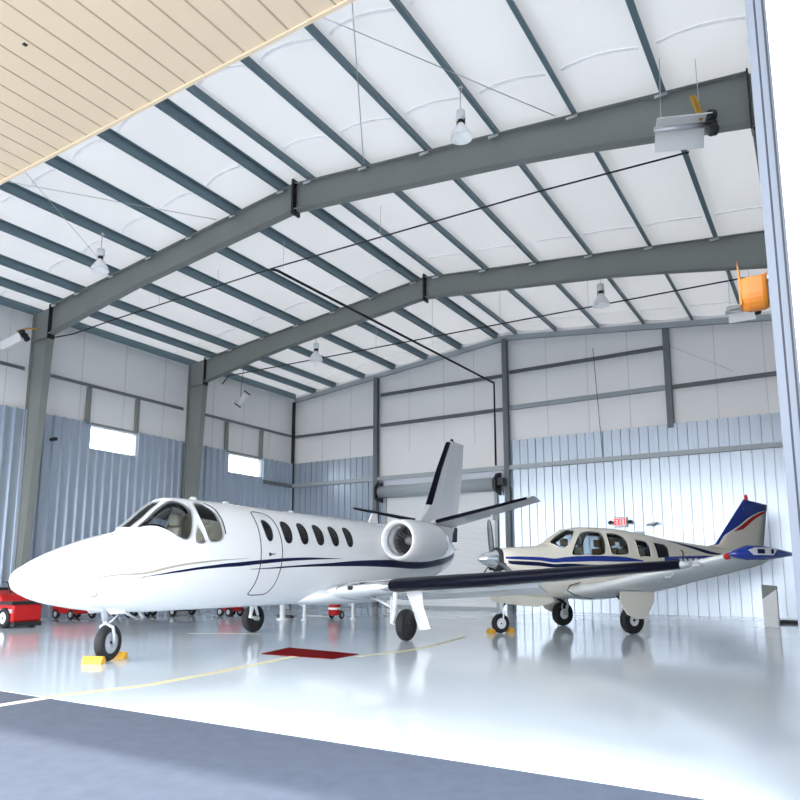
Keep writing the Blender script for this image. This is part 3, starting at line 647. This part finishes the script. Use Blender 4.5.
m = MB(); m.box(-1.9, 1.4, -.5, .5, 1.05, 1.09); m.box(-1.95, -1.9, -.40, .40, 1.15, 2.2); m.build('cabin_lining', M['dark'], bon)
for T, B, c in ((((.03, 26), (.92, 23.5), (2.06, 15.5), (3.31, 14.5), (4.1, 11)), ((.03, 17), (.90, 14.4), (2.05, 8.7), (3.3, 8.5), (4.1, 9.5)), 'blue'),
                (((.06, 12), (.62, 11.6), (1.46, 8.6), (2.35, 5.2), (3.4, 4.5)), ((.06, 3), (.62, 3.5), (1.46, 3.6), (2.35, 1.5), (3.4, 2.0)), 'navy'),
                (((5.35, 66), (6.2, 59), (6.97, 42), (7.5, 34)), ((5.35, 64), (6.1, 48), (6.95, 32), (7.5, 31)), 'navy'),
                (((4.9, 18), (6.0, 24), (7.2, 28)), ((4.9, 4), (6.0, 6), (7.2, 8)), 'blue')):
    band(BON, T, B, bt_).build('livery_stripe', M[c], bon)
    f = lambda Q: [(s, 180-a) for s, a in Q]
    band(BON, f(B), f(T), bt_).build('livery_stripe', M[c], bon)
for s0, s1 in ((5.5, 5.62), (5.66, 5.82), (5.9, 6.06), (6.14, 6.3), (6.4, 6.56), (6.66, 6.86)):
    g = lambda s, k: 4+ (s-4.9)*1.8 + k
    band(BON, ((s0, g(s0, 12)), ((s0+s1)/2, g(s0, 12.2)), (s1, g(s1, 12))), ((s0, g(s0, 4)), ((s0+s1)/2, g(s0, 4)), (s1, g(s1, 4))), bt_, .007, .003, 4).build('registration_mark', M['whitem'], bon)
# nose: spinner, propeller, cowl details
m = MB(); m.lathe([(.24, 2.86), (.23, 2.95), (.21, 3.08), (.14, 3.28), (.06, 3.40), (.001, 3.44)], 28, 'x', (0, 0, 1.80), True); spn = m.build('propeller_spinner', M['chrome'], bon)
for a0 in (99, 219, 339):
    a = R(a0); c, q = math.cos(a), math.sin(a)
    rings = []
    for r, wd, tw in ((.14, .05, .05), (.3, .07, .045), (.55, .09, .035), (.8, .085, .025), (.95, .06, .018), (1.0, .02, .012)):
        cy, cz_ = c*r, q*r; tx, tz = -q, c
        rings.append([(3.02+tw, cy+tx*wd*.9, 1.8+cz_+tz*wd*.9), (3.03, cy, 1.8+cz_), (3.02-tw, cy-tx*wd*.9, 1.8+cz_-tz*wd*.9), (3.005, cy, 1.8+cz_)])
    m = MB(); m.sm = True; m.quads(rings, True, (True, True)); m.build('propeller_blade', M['girt'], spn)
m = MB(); m.lathe([(.30, 2.82), (.33, 2.90), (.26, 2.96), (.2, 2.97)], 28, 'x', (0, 0, 1.76)); m.build('cowl_nose_ring', M['dark'], bon)
for y in (-.3, .3):
    m = MB(); m.tube([(2.86, y*.95, 1.62), (2.93, y*.95, 1.62)], .10, 18); m.build('air_inlet', M['black'], bon)
for y in (-.20, .20):
    m = MB(); m.prism([(3.0, .96), (1.45, .87), (1.35, .74), (1.9, .62), (2.8, .72), (3.0, .80)], .02, 'xz', y); m.build('nose_gear_door', M['bcream'], bon)
# wings
def bwing(sg):
    secs = [(.45, -1.30, .99, 3.0, .15, .01), (.62, -1.15, 1.01, 2.85, .15, .01), (1.2, -.95, 1.10, 2.5, .15, .01), (4.8, -.44, 1.79, 1.60, .13, .0)]
    to = lambda rs: [[(-b, sg*a, z) for a, b, z in r] for r in rs]
    m = MB(); m.sm = True; m.quads(to(wing(secs)), True, (True, True)); w_ = m.build('wing', M['bgrey'], bon)
    tp = []
    for x, hw_, zt, zb in ((.44, .01, 1.83, 1.82), (.36, .07, 1.90, 1.75), (.1, .14, 2.0, 1.70), (-.3, .15, 2.0, 1.70), (-.8, .12, 1.94, 1.74), (-1.25, .06, 1.88, 1.80), (-1.55, .01, 1.85, 1.84)):
        zc = (zt+zb)/2; h = (zt-zb)/2; tp.append([(x, sg*(4.82+hw_+hw_*math.cos(a)), zc+h*math.sin(a)) for a in [2*math.pi*k/16 for k in range(16)]])
    m = MB(); m.sm = True; m.quads(tp, True, (True, True)); t_ = m.build('wingtip_tank', M['blue'], w_)
    m = MB(); yy = sg*5.125
    m.prism([(.25, 1.90), (.05, 1.95), (-.45, 1.95), (-.55, 1.90), (-.45, 1.80), (.1, 1.80)], .012*sg, 'xz', yy-.0*sg); m.build('wingtip_emblem', M['whitem'], t_)
    m = MB(); m.box(-.2, .0, min(yy+.012*sg, yy+.018*sg), max(yy+.012*sg, yy+.018*sg), 1.83, 1.92); m.box(-.45, -.38, min(yy+.012*sg, yy+.018*sg), max(yy+.012*sg, yy+.018*sg), 1.83, 1.92); m.build('wingtip_mark', M['navy'], t_)
    m = MB(); m.sm = True; m.quads(to(wing([(4.70, -.452, 1.773, 1.616, .13, 0), (4.80, -.44, 1.79, 1.60, .13, 0)], c0=.06, off=.006)), True, (True, True)); m.build('red_band', M['red'], w_)
    m = MB(); m.tube([(.3, sg*2.7, 1.36), (.28, sg*2.7, 1.24)], .02); m.build('fuel_drain', M['whitem'], w_)
    m = MB(); m.tube([(.5, sg*3.4, 1.45), (.62, sg*3.4, 1.36), (.75, sg*3.4, 1.36)], .014); m.build('pitot_tube', M['whitem'], w_)
    m = MB(); m.prism([(.75, .0), (-.35, .0), (-.42, .04), (.8, .04)], .012, 'xz', 0); 
bwing(1); bwing(-1)
m = MB(); m.tube([(-.25, .62, 1.0), (.6, .64, .82), (1.1, .66, .92), (1.3, .66, 1.03), (1.2, .64, 1.15), (.9, .66, 1.22)], .014); m.build('wing_root_seal', M['black'], bon)
# gear
def bleg(y, sg, x0=.05):
    wheel(bon, 'main_wheel', (x0, y, .33), .33, .20, 'y', .42, 'whitem')
    m = MB(); yi = y-sg*.02
    m.tube([(.02, yi-sg*.16, 1.12), (x0-.05, yi-sg*.16, .6), (x0, yi-sg*.14, .33), (x0, y, .33)], [.05, .045, .04, .04], 12); m.tube([(x0+.07, yi-sg*.16, .75), (x0+.15, yi-sg*.16, .5), (x0+.01, yi-sg*.15, .36)], .018, 8); m.build('main_gear_leg', M['hub'], bon)
    m = MB(); m.tube([(x0, yi-sg*.16, .60), (x0+.42, yi-sg*.12, .88), (x0+.46, yi-sg*.12, .98)] if y < 0 else [(x0, yi-sg*.16, .62), (x0, yi-sg*.6, 1.0), (x0, yi-sg*.62, 1.02)], [.04, .04, .07] if y < 0 else .03, 8); m.build('side_brace', M['black'], bon)
    yo = y+sg*.17
    m = MB(); m.quads([[(.52, yo, 1.02), (.55, yo+sg*.03, 1.02), (-.52, yo+sg*.03, 1.0), (-.52, yo, 1.0)], [(.56, yo, .78), (.56, yo+sg*.03, .78), (-.50, yo+sg*.03, .76), (-.50, yo, .76)], [(.36, yo, .48), (.36, yo+sg*.03, .48), (-.26, yo+sg*.03, .42), (-.26, yo, .42)], [(.10, yo, .36), (.10, yo+sg*.03, .36), (-.14, yo+sg*.03, .36), (-.14, yo, .36)]], True, (True, True))
    bev(m.build('main_gear_door', M['bcream'], bon), .01)
bleg(1.50, 1); bleg(-1.50, -1, -.12)
m = MB(); m.lathe([(.55, .0), (.50, .02), (.001, .03)], 26, 'z'); 
wheel(bon, 'nose_wheel', (2.84, 0, .235), .235, .15, 'y', .55, 'whitem')
m = MB(); m.tube([(2.80, 0, 1.15), (2.80, 0, .58)], .05, 12)
for y in (-.11, .11): m.tube([(2.80, 0, .56), (2.80, y, .50), (2.84, y, .235)], .02, 8)
m.build('nose_gear_leg', M['whitem'], bon)
m = MB(); m.tube([(2.45, 0, .95), (2.78, 0, .62)], .022, 8); m.build('drag_brace', M['black'], bon)
# tail: fin with curved blue, white and red bands
def fin_col(u0f, u1f, name, mt, off):
    rings = []
    n = 16
    for i in range(n+1):
        v = i/n; z = 2.10+v*(3.66-2.10); le = -4.30-1.46*v if v > .12 else -3.6-.7*v/.12-.176*v/.12; te = -6.42-.32*v; c = le-te
        if z > 3.5: pass
        a, b = max(0, u0f(v)), min(1, u1f(v))
        if b <= a+.001: b = a+.001
        h = lambda u: (.075-.04*v)*4*min(u+.02, .25) if u < .25 else (.075-.04*v)*(1-(u-.25)/.75*.85)
        us = [a+(b-a)*k/6 for k in range(7)]; zt = lambda u: z-(.13*u*v)
        rings.append([(le-c*u, h(u)+off, zt(u)) for u in us]+[(le-c*u, -h(u)-off, zt(u)) for u in us[::-1]])
    m = MB(); m.sm = True; m.quads(rings, True, (True, True)); return m.build(name, M[mt], fin2 if name != 'tail_fin' else bon)
fin2 = None
curve = lambda v, k: min(1.0, max(0.0, k+(.95 if v > .86 else 0)+.06+ .55*max(0, v-.30)/.56 + .9*max(0, v-.62)**2/.12*.55))
fin2 = fin_col(lambda v: 0, lambda v: 1, 'tail_fin', 'bcream', 0)
c1 = lambda v: 0 if v < .08 else curve(v, 0)
fin_col(lambda v: 0, c1, 'fin_blue_panel', 'blue', .004)
fin_col(c1, lambda v: min(1, c1(v)+.055) if v > .3 else c1(v), 'fin_white_band', 'whitem', .004)
fin_col(lambda v: min(1, c1(v)+.07), lambda v: min(1, c1(v)+.22) if v > .42 else min(1, c1(v)+.07), 'fin_red_band', 'red', .004)
m = MB(); m.lathe([(.05, 3.64), (.05, 3.74), (.035, 3.80), (.001, 3.82)], 14, 'z', (-5.88, 0, 0), True); m.build('beacon', M['signred'], fin2)
for sg in (1, -1):
    secs = [(.04, 5.1, 1.92, 1.25, .09, 0), (2.35, 5.45, 1.98, .80, .08, 0)]
    to = lambda rs: [[(-b, sg*a, z) for a, b, z in r] for r in rs]
    m = MB(); m.sm = True; m.quads(to(wing(secs)), True, (True, True)); m.build('tailplane', M['bcream'], bon)
# ================================================================ THINGS IN THE HANGAR
def chock(loc, rz, label, L=.30):
    t = thing('wheel_chock', label, 'wheel chock', loc, rz, 'yellow wheel chocks'); m = MB()
    m.quads([[(-L/2, -.08, 0), (L/2, -.08, 0), (L/2, .08, 0), (-L/2, .08, 0)], [(-L/2, -.07, .05), (L/2, -.07, .05), (L/2, .07, .05), (-L/2, .07, .05)], [(-L/2, -.025, .12), (L/2, -.025, .12), (L/2, .025, .12), (-L/2, .025, .12)]], True, (True, True))
    bev(m.build('chock_block', M['yellow'], t), .015); return t
nx, ny = -10.40, 7.63
chock((nx+.12, ny-.33, 0), R(20), 'yellow chock in front of the jet nose wheel', .36)
chock((nx-.14, ny+.30, 0), R(20), 'yellow chock behind the jet nose wheel', .34)
bn = Vector((-5.55, 18.65, 0))+Matrix.Rotation(R(-124.82), 3, 'Z') @ Vector((2.84, 0, 0)); rz = R(-124.82)+R(90)
for d, nm in ((.27, 'in front of'), (-.27, 'behind')):
    p = bn+Matrix.Rotation(R(-124.82), 3, 'Z') @ Vector((d, 0, 0)); chock(p, rz, 'small yellow chock %s the propeller airplane nose wheel' % nm, .24)
m = MB(); m.prism([(-8.95, 9.75), (-9.25, 10.85), (-7.42, 10.62), (-7.38, 9.80)], .012, 'xy', .0); bev(m.build('floor_mat', M['matred'], None, label='dark red mat lying flat on the pale floor', category='mat'), .004, 1)
# red tow tractor at the left edge
t = thing('tow_tractor', 'low red aircraft tow tractor with grey stripe at left edge', 'tractor', (-19.95, 11.2, 0))
m = MB(); m.prism([(-1.2, .16), (1.18, .16), (1.22, .55), (1.15, .66), (.62, .70), (.50, .86), (-.05, .98), (-1.2, .98)], .8, 'xz', -.4); bev(m.build('body', M['red'], t), .05)
m = MB(); m.box(-1.1, 1.16, -.412, -.39, .40, .50); m.box(-1.1, 1.16, .39, .412, .40, .50); m.build('side_stripe', M['hub'], t)
m = MB(); m.box(.45, 1.2, -.45, .45, .62, .70); m.build('fender', M['black'], t)
m = MB(); m.box(-1.3, 1.25, -.38, .38, .05, .17); m.build('bumper', M['black'], t)
for x in (-.75, .82):
    for y in (-.38, .38): wheel(t, 'wheel', (x, y, .27), .27, .2, 'y', .55, 'whitem')
m = MB(); m.box(-.9, -.2, -.3, .3, .98, 1.06); m.box(-1.0, -.85, -.3, .3, 1.0, 1.15); bev(m.build('seat', M['black'], t), .03)
m = MB(); m.tube([(.3, 0, .9), (.12, 0, 1.2)], .02); m.lathe([(.15, 0), (.17, .012), (.15, .024)], 20, 'z', (.12, 0, 1.2)); m.build('steering_wheel', M['black'], t)
# low carts and vehicles far away against the left wall
def cart(loc, w_, d_, h_, mt, label, kind='utility_cart', cat='cart', cab=0):
    t = thing(kind, label, cat, loc); m = MB()
    m.prism([(-w_/2, .18), (w_/2, .18), (w_/2, h_*.75), (w_/2-.1, h_), (-w_/2+.15, h_), (-w_/2, h_*.7)], d_, 'xz', -d_/2); bev(m.build('body', M[mt], t), .03)
    if cab:
        m = MB(); m.prism([(-w_*.3, h_), (w_*.25, h_), (w_*.15, h_+.35), (-w_*.25, h_+.35)], d_*.8, 'xz', -d_*.4); m.build('cab', M['dark'], t)
    for x in (-w_*.33, w_*.33):
        for y in (-d_/2+.02, d_/2-.02): wheel(t, 'wheel', (x, y, .16), .16, .1, 'y', .5, 'hub')
    return t
cart((-21.3, 14.3, 0), 1.2, .8, .62, 'red', 'small red cart with grey wheels behind the jet nose, beside the tow tractor')
cart((-20.5, 15.9, 0), 1.0, .8, .66, 'dark', 'black low cart under the jet nose, right of the red cart')
cart((-20.1, 17.3, 0), 1.5, .9, .62, 'navy', 'dark blue low cart beyond the jet nose wheel', 'utility_cart', 'cart', 0)
cart((-18.0, 18.0, 0), .6, .6, .60, 'red', 'red wheeled tool box just right of the far main wheel', 'tool_cart')
def stand(loc, r, h, label):
    t = thing('jack_stand', label, 'stand', loc, 0, 'white posts under the jet'); m = MB(); m.lathe([(r*2.2, 0), (r*2.2, .03), (r, .06), (r, h-.05), (r*.8, h)], 18, 'z', (0,0,0), True); m.build('post', M['whitem'], t)
    m = MB(); m.tube([(0, 0, h-.12), (-.35, 0, h-.02)], .03); m.build('arm', M['galv'], t)
stand((-15.3, 17.6, 0), .09, .62, 'thicker white post standing under the jet belly')
stand((-14.4, 17.6, 0), .05, .55, 'thin white post under the jet, right of the thicker one')
stand((-13.45, 18.9, 0), .05, .55, 'white post right beside the red fire extinguisher cart')
t = thing('extinguisher_cart', 'red wheeled extinguisher cart with white stripe seen under the wing root', 'fire extinguisher', (-14.05, 18.7, 0))
m = MB(); m.lathe([(.18, .12), (.2, .16), (.2, .62), (.14, .74), (.05, .78), (.05, .84)], 22, 'z', (0,0,0), True); m.build('tank', M['red'], t)
m = MB(); m.lathe([(.203, .30), (.206, .31), (.206, .36), (.203, .37)], 22, 'z'); m.build('white_band', M['whitem'], t)
wheel(t, 'wheel', (-.2, .12, .13), .13, .06, 'x'); wheel(t, 'wheel', (.2, .12, .13), .13, .06, 'x')
m = MB(); m.tube([(-.12, .15, .1), (-.14, .25, .95), (.14, .25, .95), (.12, .15, .1)], .015); m.build('handle', M['black'], t)
t = thing('tow_bar', 'thin black and grey tow bar lying on the floor', 'tow bar', (-14.9, 18.5, 0), R(6))
m = MB(); m.tube([(-.9, 0, .08), (.7, 0, .08)], .025, 8); m.build('bar', M['galv'], t)
m = MB(); m.box(-1.2, -.7, -.12, .12, .0, .10); m.build('head', M['black'], t)
# white stand with a dark sloping top by the back wall
t = thing('service_counter', 'tall white cabinet with dark sloping top near the back wall', 'cabinet', (-1.70, 22.5, 0))
m = MB(); m.prism([(-.17, 0), (.2, 0), (.2, 1.02), (-.17, .74)], .4, 'xz', -.2); m.build('cabinet_body', M['whitem'], t)
m = MB(); m.prism([(-.17, .745), (.2, 1.025), (.2, 1.10), (-.17, 1.14)], .4, 'xz', -.2); m.build('dark_top', M['steel'], t)
m = MB(); m.box(-.72, .95, -.06, .06, 0, .09); bev(m.build('floor_bumper', M['black'], None, (-.9, 24.1, 0), label='black rubber bumper strip on the floor by the right wall', category='bumper'), .02)
# roll-up door with its coil
m = MB(); z = 0
prof = []
while z < 5.0: prof += [(z, 0), (z+.07, -.012), (z+.09, 0)]; z += .10
m.quads([[(DX0-.05, YE+.02+d, a) for a, d in prof], [(DX1+.05, YE+.02+d, a) for a, d in prof]], False)
o = m.build('door_1', M['whitem'], **STRUCT); md = o.modifiers.new('thickness', 'SOLIDIFY'); md.thickness = .01
for x in (DX0, DX1): MB().box(x-.06, x+.06, YE-.12, YE+.0, 0, 5.1).build('door_1_jamb', M['lgirt'], **STRUCT)
MB().box(DX0, DX1, YE-.03, YE+.0, 0, .10).build('door_1_sill', M['lgirt'], **STRUCT)
MB().box(DX0-.1, DX1+.3, YE-.02, YE+.02, 5.0, ZE1-.1).build('door_1_head', M['jamb'], **STRUCT)
t = thing('door_coil', 'grey roll-up door coil above the white back door', 'door coil', (0, YE-.42, 5.12))
m = MB(); m.lathe([(.27, -17.4), (.27, -11.75)], 28, 'x', (0,0,0), True); m.build('coil', M['lgirt'], t)
for x in (-17.5, -11.65):
    m = MB(); m.prism([(-.34, -.32), (.3, -.45), (.3, .5), (-.1, .42), (-.34, .2)], .08, 'yz', x); m.build('end_bracket', M['black'], t)
m = MB(); m.box(-11.57, -11.3, -.2, .15, -.1, .22); m.build('motor', M['black'], t)
# man door and exit sign
MB().box(-6.95, -6.05, YE-.07, YE-.045, 0, 2.85).build('door_2', M['whitem'], **STRUCT)
MB().box(-7.03, -5.97, YE-.09, YE-.045, 2.85, 3.0).build('door_2_trim', M['lgirt'], **STRUCT)
t = thing('exit_sign', 'lit red EXIT sign with two black lamp heads on the back wall', 'exit sign', (-6.80, YE-.10, 3.38))
m = MB(); m.box(-.24, .24, -.04, .05, -.19, .19); bev(m.build('housing', M['whitem'], t), .01)
def letters(txt, w_, h_, th=.035):
    m = MB(); x = -w_/2; cw = w_/len(txt)
    for ch in txt:
        a, b = x+cw*.12, x+cw*.86; z0, z1 = -h_/2, h_/2; y0, y1 = -.052, -.041
        def bar(p, q):
            d = Vector((q[0]-p[0], q[1]-p[1])).normalized(); n = Vector((-d.y, d.x))*th/2
            m.quads([[(p[0]+n.x, y, p[1]+n.y) , (q[0]+n.x, y, q[1]+n.y), (q[0]-n.x, y, q[1]-n.y), (p[0]-n.x, y, p[1]-n.y)] for y in (y0, y1)], True, (True, True))
        c = (a+b)/2
        if ch == 'E':
            bar((a, z0), (a, z1)); bar((a, z0+th/2), (b, z0+th/2)); bar((a, 0), (b-.01, 0)); bar((a, z1-th/2), (b, z1-th/2))
        if ch == 'X': bar((a, z0), (b, z1)); bar((a, z1), (b, z0))
        if ch == 'I': bar((c, z0), (c, z1))
        if ch == 'T': bar((c, z0), (c, z1)); bar((a, z1-th/2), (b, z1-th/2))
        x += cw
    return m
sg_ = D.materials.new('lit_sign_red'); sg_.use_nodes = True; b_ = sg_.node_tree.nodes['Principled BSDF']; b_.inputs['Base Color'].default_value = (.8, .05, .05, 1); b_.inputs['Emission Color'].default_value = (1, .08, .08, 1); b_.inputs['Emission Strength'].default_value = .25
letters('EXIT', .42, .24).build('exit_lettering', sg_, t)
for x in (-.36, .36):
    m = MB(); m.tube([(x*.6, 0, -.02), (x, -.04, -.02)], .02); m.tube([(x, .0, -.0), (x, -.14, -.03)], .07, 14); m.build('lamp_head', M['black'], t)
t = thing('wall_light', 'small grey wall lamp right of the exit sign', 'lamp', (-5.6, YE-.05, 3.2))
m = MB(); m.tube([(0, 0, 0), (0, -.25, .05)], .03); m.quads([[(-.22, -.15, -.02), (.18, -.15, .06), (.18, -.35, .06), (-.22, -.35, -.02)], [(-.2, -.17, .05), (.16, -.17, .12), (.16, -.33, .12), (-.2, -.33, .05)]], True, (True, True)); m.build('lamp_body', M['hub'], t)
# high-bay pendants
def highbay(x, y, ztop, drop, label, s=1.0):
    t = thing('high_bay_light', label, 'ceiling light', (x, y, ztop-drop), 0, 'high bay lights')
    m = MB(); m.tube([(0, 0, drop), (0, 0, .78*s)], .012, 6); m.tube([(0, 0, drop), (0, 0, drop-.06)], .05, 8); m.build('hanger', M['galv'], t)
    m = MB(); m.lathe([(.02, .80*s), (.12*s, .78*s), (.13*s, .56*s), (.1*s, .52*s)], 18, 'z', (0,0,0), True); m.build('ballast_housing', M['whitem'], t)
    m = MB(); m.lathe([(.09*s, .56*s), (.085*s, .42*s)], 14, 'z', (0,0,0), True); m.tube([(-.11*s, 0, .54*s), (-.11*s, 0, .38*s)], .012); m.tube([(.11*s, 0, .54*s), (.11*s, 0, .38*s)], .012); m.build('lamp_socket', M['black'], t)
    m = MB(); m.lathe([(.08*s, .42*s), (.11*s, .36*s), (.19*s, .26*s), (.27*s, .12*s), (.295*s, .02*s), (.30*s, 0), (.285*s, .01), (.255*s, .12*s), (.17*s, .26*s), (.09*s, .34*s)], 32, 'z'); m.build('bell_reflector', M['lamp'], t)
    return t
highbay(-5.58, 11.31, rt(-5.6)+.02, 1.12, 'white bell ceiling light nearest the camera, right of the ridge', .74)
highbay(-16.93, 11.40, rt(-16.9)+.02, 1.13, 'white bell ceiling light nearest the camera, on the left slope', .82)
highbay(-5.68, 21.31, rt(-5.7), 1.12, 'small white bell ceiling light in the far bay, right side', .9)
highbay(-16.95, 21.11, rt(-16.9), 1.12, 'small white bell ceiling light in the far bay, left side', .9)
# radiant heaters: folded reflector, tube and burner
def heater(loc, rz, label, L=.85, s=1.0, tilt=0, hose=True, wires=1.2):
    t = thing('radiant_heater', label, 'heater', loc, rz, 'silver radiant heaters')
    m = MB(); P = [(-.36, -.16), (-.16, .10), (-.10, .16), (.10, .16), (.16, .10), (.36, -.16)]
    ca, sa = math.cos(R(tilt)), math.sin(R(tilt)); rr = lambda a, b: (a*s*ca-b*s*sa, a*s*sa+b*s*ca)
    m.quads([[(x, *rr(a, b)) for a, b in P] for x in (-L/2, L/2)], False); o = m.build('reflector_hood', M['alu'], t); md = o.modifiers.new('thickness', 'SOLIDIFY'); md.thickness = .015
    m = MB(); m.tube([(-L/2-.05, *rr(0, 0)), (L/2, *rr(0, 0))], .05*s, 12); m.build('burner_tube', M['galv'], t)
    m = MB()
    for k, (a, b) in enumerate(((-.08, .12), (.0, -.04), (-.02, -.18))): m.lathe([(.09*s, L/2), (.11*s, L/2+.04), (.10*s, L/2+.14), (.05*s, L/2+.17)], 14, 'x', (0, *rr(a, b)), True)
    m.build('burner_box', M['black'], t)
    m = MB()
    for x in (-L*.4, L*.4): m.tube([(x, *rr(0, .15)), (x*.9, 0, wires)], .007, 5)
    m.build('suspension_wire', M['galv'], t)
    if hose:
        m = MB(); m.tube([(L/2-.05, *rr(0, .15)), (L/2-.10, .05, .45), (L/2-.16, .05, .62), (L/2-.22, .03, .60), (L/2-.20, 0, .45), (L/2-.08, *rr(0, .13))], .028, 8); m.build('gas_hose', M['yellow'], t)
    return t
heater((-1.74, 12.45, 9.35), R(22), 'large silver heater with yellow hose under the right roof slope, nearest the camera', .85, 1.0, -20, True, 1.42)
t2 = heater((-22.0, 11.9, 8.85), R(30), 'silver heater with yellow hose hung beside the near left column', .7, .8, 25, False, .95)
t2.rotation_euler = (0, R(-28), R(30))
m = MB(); m.tube([(.25, .05, .25), (.55, .25, .28), (.8, .3, .14)], .03, 8); m.build('gas_hose', M['yellow'], t2)
heater((-1.75, 21.3, 8.85), 0, 'silver heater partly behind the orange hood at the right edge', .7, .9, -20, False, 1.9)
t = thing('spot_light', 'small silver and black cylinder spotlight high on the left side, far bay', 'spotlight', (-21.65, 21.9, 9.05), R(20))
m = MB(); m.tube([(-.2, 0, -.25), (.2, 0, .25)], .16, 18); m.build('lamp_housing', M['alu'], t)
m = MB(); m.tube([(-.23, 0, -.29), (-.2, 0, -.25)], .165, 18); m.tube([(.2, 0, .25), (.23, 0, .29)], .165, 18); m.tube([(.0, -.17, .05), (.0, -.17, .5), (0, 0, 1.35)], .012); m.build('bracket', M['black'], t)
# orange hood bracketed to the door jamb
t = thing('warning_horn', 'orange half-round plastic hood fixed to the white door jamb', 'hood', (-.36, 5.62, 3.52))
rings = []
for x, sc_ in ((-.085, .9), (-.04, 1.0), (.06, 1.0), (.09, .92)):
    rings.append([(x*1.0+0.0, .0+.1*math.cos(a)*sc_, -.03+.15*math.sin(a)*sc_) for a in [math.pi+math.pi*k/12 for k in range(13)]]+[(x, .1*sc_, .06), (x, -.1*sc_, .06)])
m = MB(); m.quads(rings, True, (True, True)); bev(m.build('hood_shell', M['orange'], t), .01)
m = MB(); m.prism([(-.10, -.14), (-.085, -.14), (-.085, .07), (-.10, .21)], .16, 'xz', -.08); m.prism([(-.085, .03), (.08, .03), (.09, .14), (.05, .10), (-.085, .07)], .012, 'xz', .06); m.build('back_plate', M['orange'], t)
m = MB(); m.box(.05, .16, -.02, .03, .04, .07); m.box(.13, .16, -.5, .03, .02, .09); m.build('mounting_arm', M['hub'], t)
# gas pipes and hangers
def pipe(name, pts, r, label, hang=()):
    m = MB(); m.tube(pts, r, 8); o = m.build(name, M['black'], None, label=label, category='pipe')
    for p, z in hang:
        m = MB(); m.tube([p, (p[0], p[1], z)], .008, 5); m.build('hanger_rod', M['galv'], o)
    return o
Y = Y1+2.0
pipe('gas_pipe', [(-21.9, Y1+.14, 9.35), (-21.6, Y1+.6, 9.55), (-21.0, Y1+1.4, 10.1), (-20.3, Y, 10.5), (-13.7, Y, 10.62), (-5.4, Y, 10.54), (-2.0, Y, 10.42)], .022, 'thin black pipe hung across the hangar under the near roof bay', [((x, Y, 10.5), rt(x)+.1) for x in (-19.0, -16.2, -13.45, -9.96)])
Y = Y2+1.75
pipe('gas_pipe', [(-22.75, Y, 9.85), (-22.4, Y, 10.17), (-19.8, Y, 10.15), (-7.9, Y, 10.03), (-1.6, Y, 9.96)], .024, 'thin black pipe hung across the hangar behind the far portal frame', [((x, Y, 9.8), rt(x)+.1) for x in (-17.5, -14.5, -12.0, -9.3, -6.2)])
pipe('supply_pipe', [(-13.85, 15.0, 10.54), (-13.75, 15.16, 10.54), (-11.72, 26.55, 9.42), (-11.74, 26.6, 5.9)], .045, 'thicker black pipe running back from the near pipe and down the back wall')
pipe('wall_conduit', [(-7.55, YE-.1, 10.3), (-7.35, YE-.1, 5.9)], .012, 'thin dark cable dropping down the back wall right of the middle post')
# wind bracing cables under the roof
def cable(a, b, label):
    m = MB(); m.tube([a, b], .009, 5); m.build('bracing_cable', M['galv'], None, label=label, category='cable', group='roof bracing cables')
for x0, x1, nm in ((-18.6, -14.0, 'left of the ridge'), (-9.0, -4.2, 'right of the ridge')):
    cable((x0, YF+.3, rt(x0)+.06), (x1, Y1-.2, rt(x1)-.02), 'thin steel roof bracing cable in the near bay, %s, first diagonal' % nm)
    cable((x1, YF+.3, rt(x1)+.03), (x0, Y1-.2, rt(x0)-.02), 'thin steel roof bracing cable in the near bay, %s, crossing diagonal' % nm)
cable((-4.7, YE-.05, 9.9), (-2.6, YE-.05, 8.6), 'thin diagonal bracing cable on the back wall at its right end')
m = MB(); m.box(-.02, .3, -.05, .05, -.05, .05); m.build('wall_bracket', M['black'], None, (XL+.06, 14.0, 6.05), label='small black bracket on the left wall beside the near column', category='bracket')
